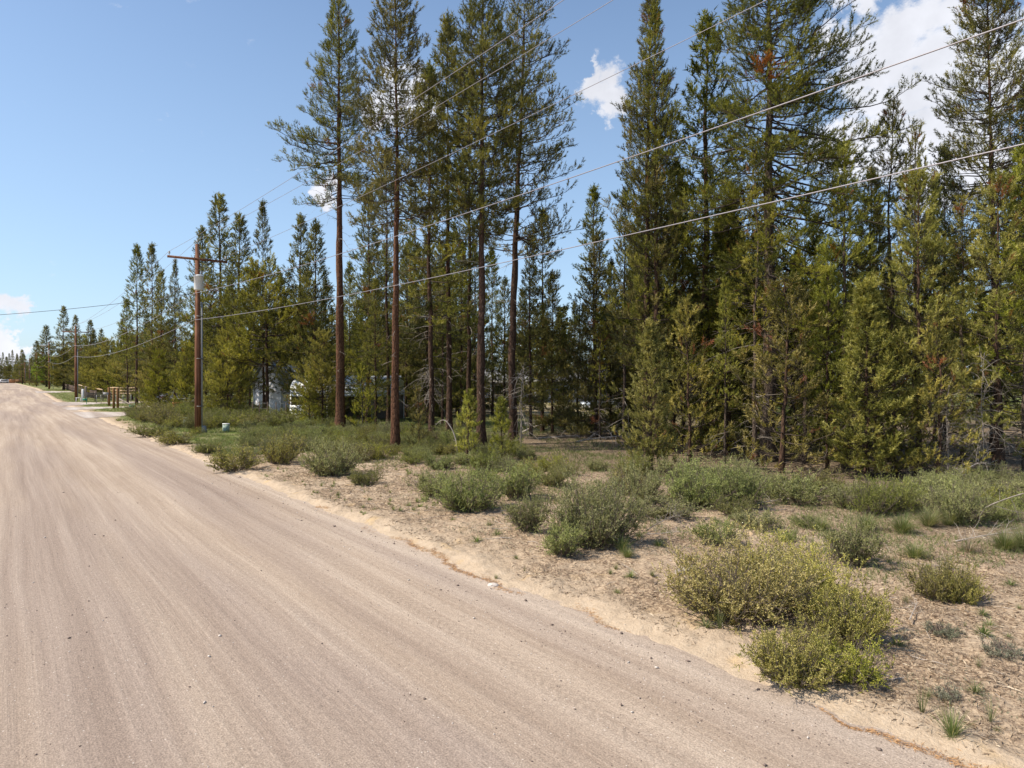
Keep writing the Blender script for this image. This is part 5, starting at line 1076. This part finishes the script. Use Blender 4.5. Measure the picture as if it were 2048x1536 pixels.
# parked car by the house
x, y = at(1207, 822); root = empty('parked_car', (x, y+0.5, 0.03), R(4)); tag(root, 'silver car parked in shade before the pale house, mostly hidden by young pines', 'car')
def body(secs, name, m, sm=True):
    V = []; 
    for xx, zb, zt, hw, hwt in secs: V += [[xx,-hw,zb],[xx,-hw,(zb+zt)/2],[xx,-hwt,zt],[xx,hwt,zt],[xx,hw,(zb+zt)/2],[xx,hw,zb]]
    k = len(secs); F = [[i*6+j, i*6+(j+1) % 6, (i+1)*6+(j+1) % 6, (i+1)*6+j] for i in range(k-1) for j in range(6)]
    e = (k-1)*6; F += [[0,3,2,1],[0,5,4,3],[e,e+1,e+2,e+3],[e,e+3,e+4,e+5]]
    return MB().add(V, F).build(name, m, root, sm)
body([(-2.25,0.45,0.70,0.70,0.60),(-2.1,0.28,0.82,0.84,0.72),(-1.0,0.25,0.98,0.9,0.78),(0.9,0.25,0.98,0.9,0.78),(2.0,0.28,0.92,0.86,0.72),(2.2,0.42,0.82,0.74,0.62)], 'body', M['carpaint'])
body([(-1.15,0.95,0.98,0.76,0.74),(-0.5,0.95,1.40,0.76,0.60),(0.8,0.95,1.44,0.76,0.60),(1.7,0.93,0.97,0.74,0.70)], 'cabin', M['glass'])
for wx_ in (-1.4, 1.4):
    for sy in (-1, 1):
        wh = MB().tube([[wx_, sy*0.72, 0.32], [wx_, sy*0.92, 0.32]], 0.32, 20).build('wheel', M['cable'], root, True); MB().tube([[wx_, sy*0.90, 0.32], [wx_, sy*0.935, 0.32]], 0.19, 16).build('rim', M['galv'], wh, True)
for sy in (-1, 1): MB().box((-2.16, sy*0.58, 0.66), (0.12, 0.28, 0.14)).build('headlight', M['white'], root)
# red and white things at the very end of the road
x, y = W(560, 3); root = empty('far_fence', (x, y, 1.0), yaw); tag(root, 'long low brown fence across the end of the road', 'fence'); [MB().box((i*5.0-14, 0, 1.2), (4.9, 0.2, 2.4)).build('fence_panel', M['orange'] if i % 2 else M['brownwood'], root) for i in range(9)]
x, y = W(540, 0.5); root = empty('far_van', (x, y, 1.0), yaw); tag(root, 'tiny white van parked at the end of the road', 'van'); MB().box((0, 0, 1.45), (5, 2, 1.9), taper=0.93).build('body', M['white'], root); MB().box((0, -0.98, 1.9), (3.5, 0.06, 0.6)).build('side_window', M['glass'], root)
for sx in (-1.6, 1.6): MB().tube([[sx, -1.02, 0.4], [sx, 1.02, 0.4]], 0.4, 12).build('wheel', M['cable'], root)

# ---------------------------------------------------------------- dead wood
def branchy(seed, pts_, r0, nb, bl, m='deadwood', sub=3, droop=-0.3, updir=0.0, spread=1.0):
    r = np.random.default_rng(seed); P = np.array(pts_, float); k = 24
    u = np.linspace(0, 1, len(P)); uu = np.linspace(0, 1, k); Q = np.stack([np.interp(uu, u, P[:, i]) for i in range(3)], -1)
    for _ in range(3): Q[1:-1] = (Q[:-2]+2*Q[1:-1]+Q[2:])/4
    mb = MB().tube(Q, r0*(1-0.8*uu), 7)
    bp = []; L = np.linalg.norm(P[-1]-P[0])
    i = r.integers(3, k-1, nb); T = norm(Q[i]-Q[i-1]); d = norm(T*0.5+r.normal(0, spread, (nb, 3))+np.array([0, 0, updir])); ln = bl*r.uniform(0.3, 1.1, nb)
    u5 = np.linspace(0, 1, 5)[None, :, None]; BPp = Q[i][:, None]+d[:, None]*ln[:, None, None]*u5+np.array([0, 0, droop])*ln[:, None, None]*u5**2+np.cumsum(r.normal(0, 0.03, (nb, 5, 3)), 1)*ln[:, None, None]
    V, F = tubes(BPp, np.linspace(0.35*r0, 0.08*r0, 5)[None]*np.ones((nb, 1))); mb.add(V, F)
    j = np.repeat(np.arange(nb), sub); f = r.integers(1, 4, len(j)); q = BPp[j, f]; dd = norm(norm(BPp[j, 4]-BPp[j, 0])+r.normal(0, 0.7, (len(j), 3))); l2 = (ln[j]*r.uniform(.2, .5, len(j)))[:, None, None]
    u3 = np.linspace(0, 1, 3)[None, :, None]; E = q[:, None]+dd[:, None]*l2*u3+np.array([0, 0, droop])*l2*u3**2*0.5; V, F = tubes(E, np.linspace(0.16*r0, 0.05*r0, 3)[None]*np.ones((len(j), 1)), 3); mb.add(V, F)
    return mb, M[m]
x, y = at(913, 912); z = gxy(x, y); k = y/FPX
mb, mm_ = branchy(1, [(0, 0, -0.1), (0.02, 0, 24*k), (-8*k, 0, 50*k), (-22*k, 0.05, 69*k), (-33*k, 0.08, 68*k), (-42*k, 0.1, 58*k)], 0.035, 7, 0.25, sub=1)
o = mb.build('bent_sapling', mm_, None, True); o.location = (x, y, z); tag(o, 'bleached dead sapling bent over into an arch left of the bright saplings', 'dead sapling')
x, y = at(862, 880); z = gxy(x, y); k = y/FPX
mb, mm_ = branchy(2, [(0, -0.2, 60*k), (0.02, -0.35, 90*k), (0.0, -0.5, 120*k), (-0.1, -0.7, 143*k)], 0.03, 46, 1.3, 'dead_limb', 4, -0.65, -0.1)
mb.tube([[0, 0, -0.1], [0, -0.2, 60*k]], 0.035, 6)
o = mb.build('dead_tree', mm_, None, True); o.location = (x, y, z); tag(o, 'grey dead tree with drooping bare twigs left of the scaly brown trunk', 'dead tree')
x, y = at(1042, 900); z = gxy(x, y)
mb, mm_ = branchy(7, [(0, 0, -0.1), (0.02, 0, 1.0), (0.0, 0.05, 2.2), (0.1, 0.1, 3.6)], 0.035, 40, 1.3, 'dead_limb', 4, -0.6, 0)
o = mb.build('dead_tree', mm_, None, True); o.location = (x, y, z); tag(o, 'bare dead young tree with arching twigs right of the bright saplings', 'dead tree')
def debris(seed, px, b, L, ang, lift, nb, bl, r0, lab, name='dead_bough', m='deadwood'):
    x, y = at(px, b); z = gxy(x, y); c, s_ = math.cos(ang), math.sin(ang)
    mb, mm_ = branchy(seed, [(-c*L/2, -s_*L/2, 0.03), (-c*L/5, -s_*L/5, lift*0.6), (c*L/5, s_*L/5, lift), (c*L/2, s_*L/2, lift*0.9)], r0, nb, bl, m, 2, -0.25, 0.25, 0.7)
    o = mb.build(name, mm_, None, True); o.location = (x, y, z); return tag(o, lab, 'dead branch', 'dead branches on the ground')
debris(3, 1985, 1092, 1.5, 0.15, 0.16, 22, 0.6, 0.014, 'large bleached dead bough lying on the sand near the right edge')
debris(4, 2015, 1065, 1.5, -0.4, 0.75, 12, 0.6, 0.02, 'dark crooked dead branch sticking up at the right edge', 'dead_bough', 'dead_limb')
debris(5, 1560, 1015, 1.3, 0.2, 0.12, 18, 0.5, 0.014, 'pile of bleached twigs between the sagebrushes at centre right')
debris(6, 1335, 1078, 0.8, 0.1, 0.06, 18, 0.28, 0.009, 'small heap of pale twigs on the sand left of the yellow clump')
debris(8, 1830, 1240, 0.7, 0.9, 0.08, 14, 0.25, 0.008, 'pale dead twigs below the lone olive bitterbrush')
debris(9, 1072, 868, 1.6, 0.0, 0.5, 4, 0.3, 0.05, 'pale curved fallen stem on the clearing floor')
debris(10, 1125, 880, 2.6, 0.3, 0.12, 14, 0.8, 0.035, 'fallen grey branches in the clearing')
debris(11, 1215, 890, 3.0, -0.2, 0.35, 26, 0.9, 0.035, 'brush pile in the shade left of the small bright conical pine')
debris(12, 1940, 975, 2.2, 0.5, 0.6, 22, 0.8, 0.028, 'tangle of pale dead branches at the forest edge on the right')
debris(14, 1330, 1064, 0.9, 0.5, 0.22, 40, 0.5, 0.010, 'fan of bare grey stems under the sagebrush facing the road', 'dead_bough', 'dead_limb')
x, y = at(1372, 1152); root = empty('wood_slab', (x, y, gxy(x, y)+0.06), 0.5)
bm = bmesh.new(); bmesh.ops.create_cube(bm, size=1); bmesh.ops.subdivide_edges(bm, edges=bm.edges[:], cuts=4, use_grid_fill=True)
for v in bm.verts:
    c = v.co; f = 1+0.5*(float(fb(c.x*3+2, c.y*3+c.z*4, 5, 3))-0.5); tpr = 1-0.5*abs(c.x)*2*0.7; c.x *= 0.36; c.y *= 0.13*f*tpr; c.z *= 0.07*f
me = bpy.data.meshes.new('wood_slab'); bm.to_mesh(me); bm.free(); me.materials.append(M['deadwood']); bpy.data.objects.remove(root)
o = link('wood_slab', me, None, (x, y, gxy(x, y)+0.05)); o.rotation_euler = (0.1, -0.1, 0.45); tag(o, 'pale slab of old wood lying against the left end of the yellow-flowered clump', 'wood slab')

for i, (px, b, hpx, sd, lab) in enumerate([(1965, 972, 260, 22, 'dead twiggy pine skeleton at the right end of the thicket'),
        (1895, 968, 200, 24, 'low grey dead pine between the light green pine and the right edge')]):
    x, y = at(px, b); z = gxy(x, y); h = hpx*y/FPX
    mb, mm_ = branchy(sd, [(0, 0, -0.1), (0.04, 0, h*0.3), (-0.03, 0.02, h*0.65), (0.05, 0, h)], 0.022, 70, 1.0, 'dead_limb', 4, -0.35, -0.05, 0.9)
    o = mb.build('dead_tree', mm_, None, True); o.location = (x, y, z); tag(o, lab, 'dead tree', 'dead saplings in the thicket')
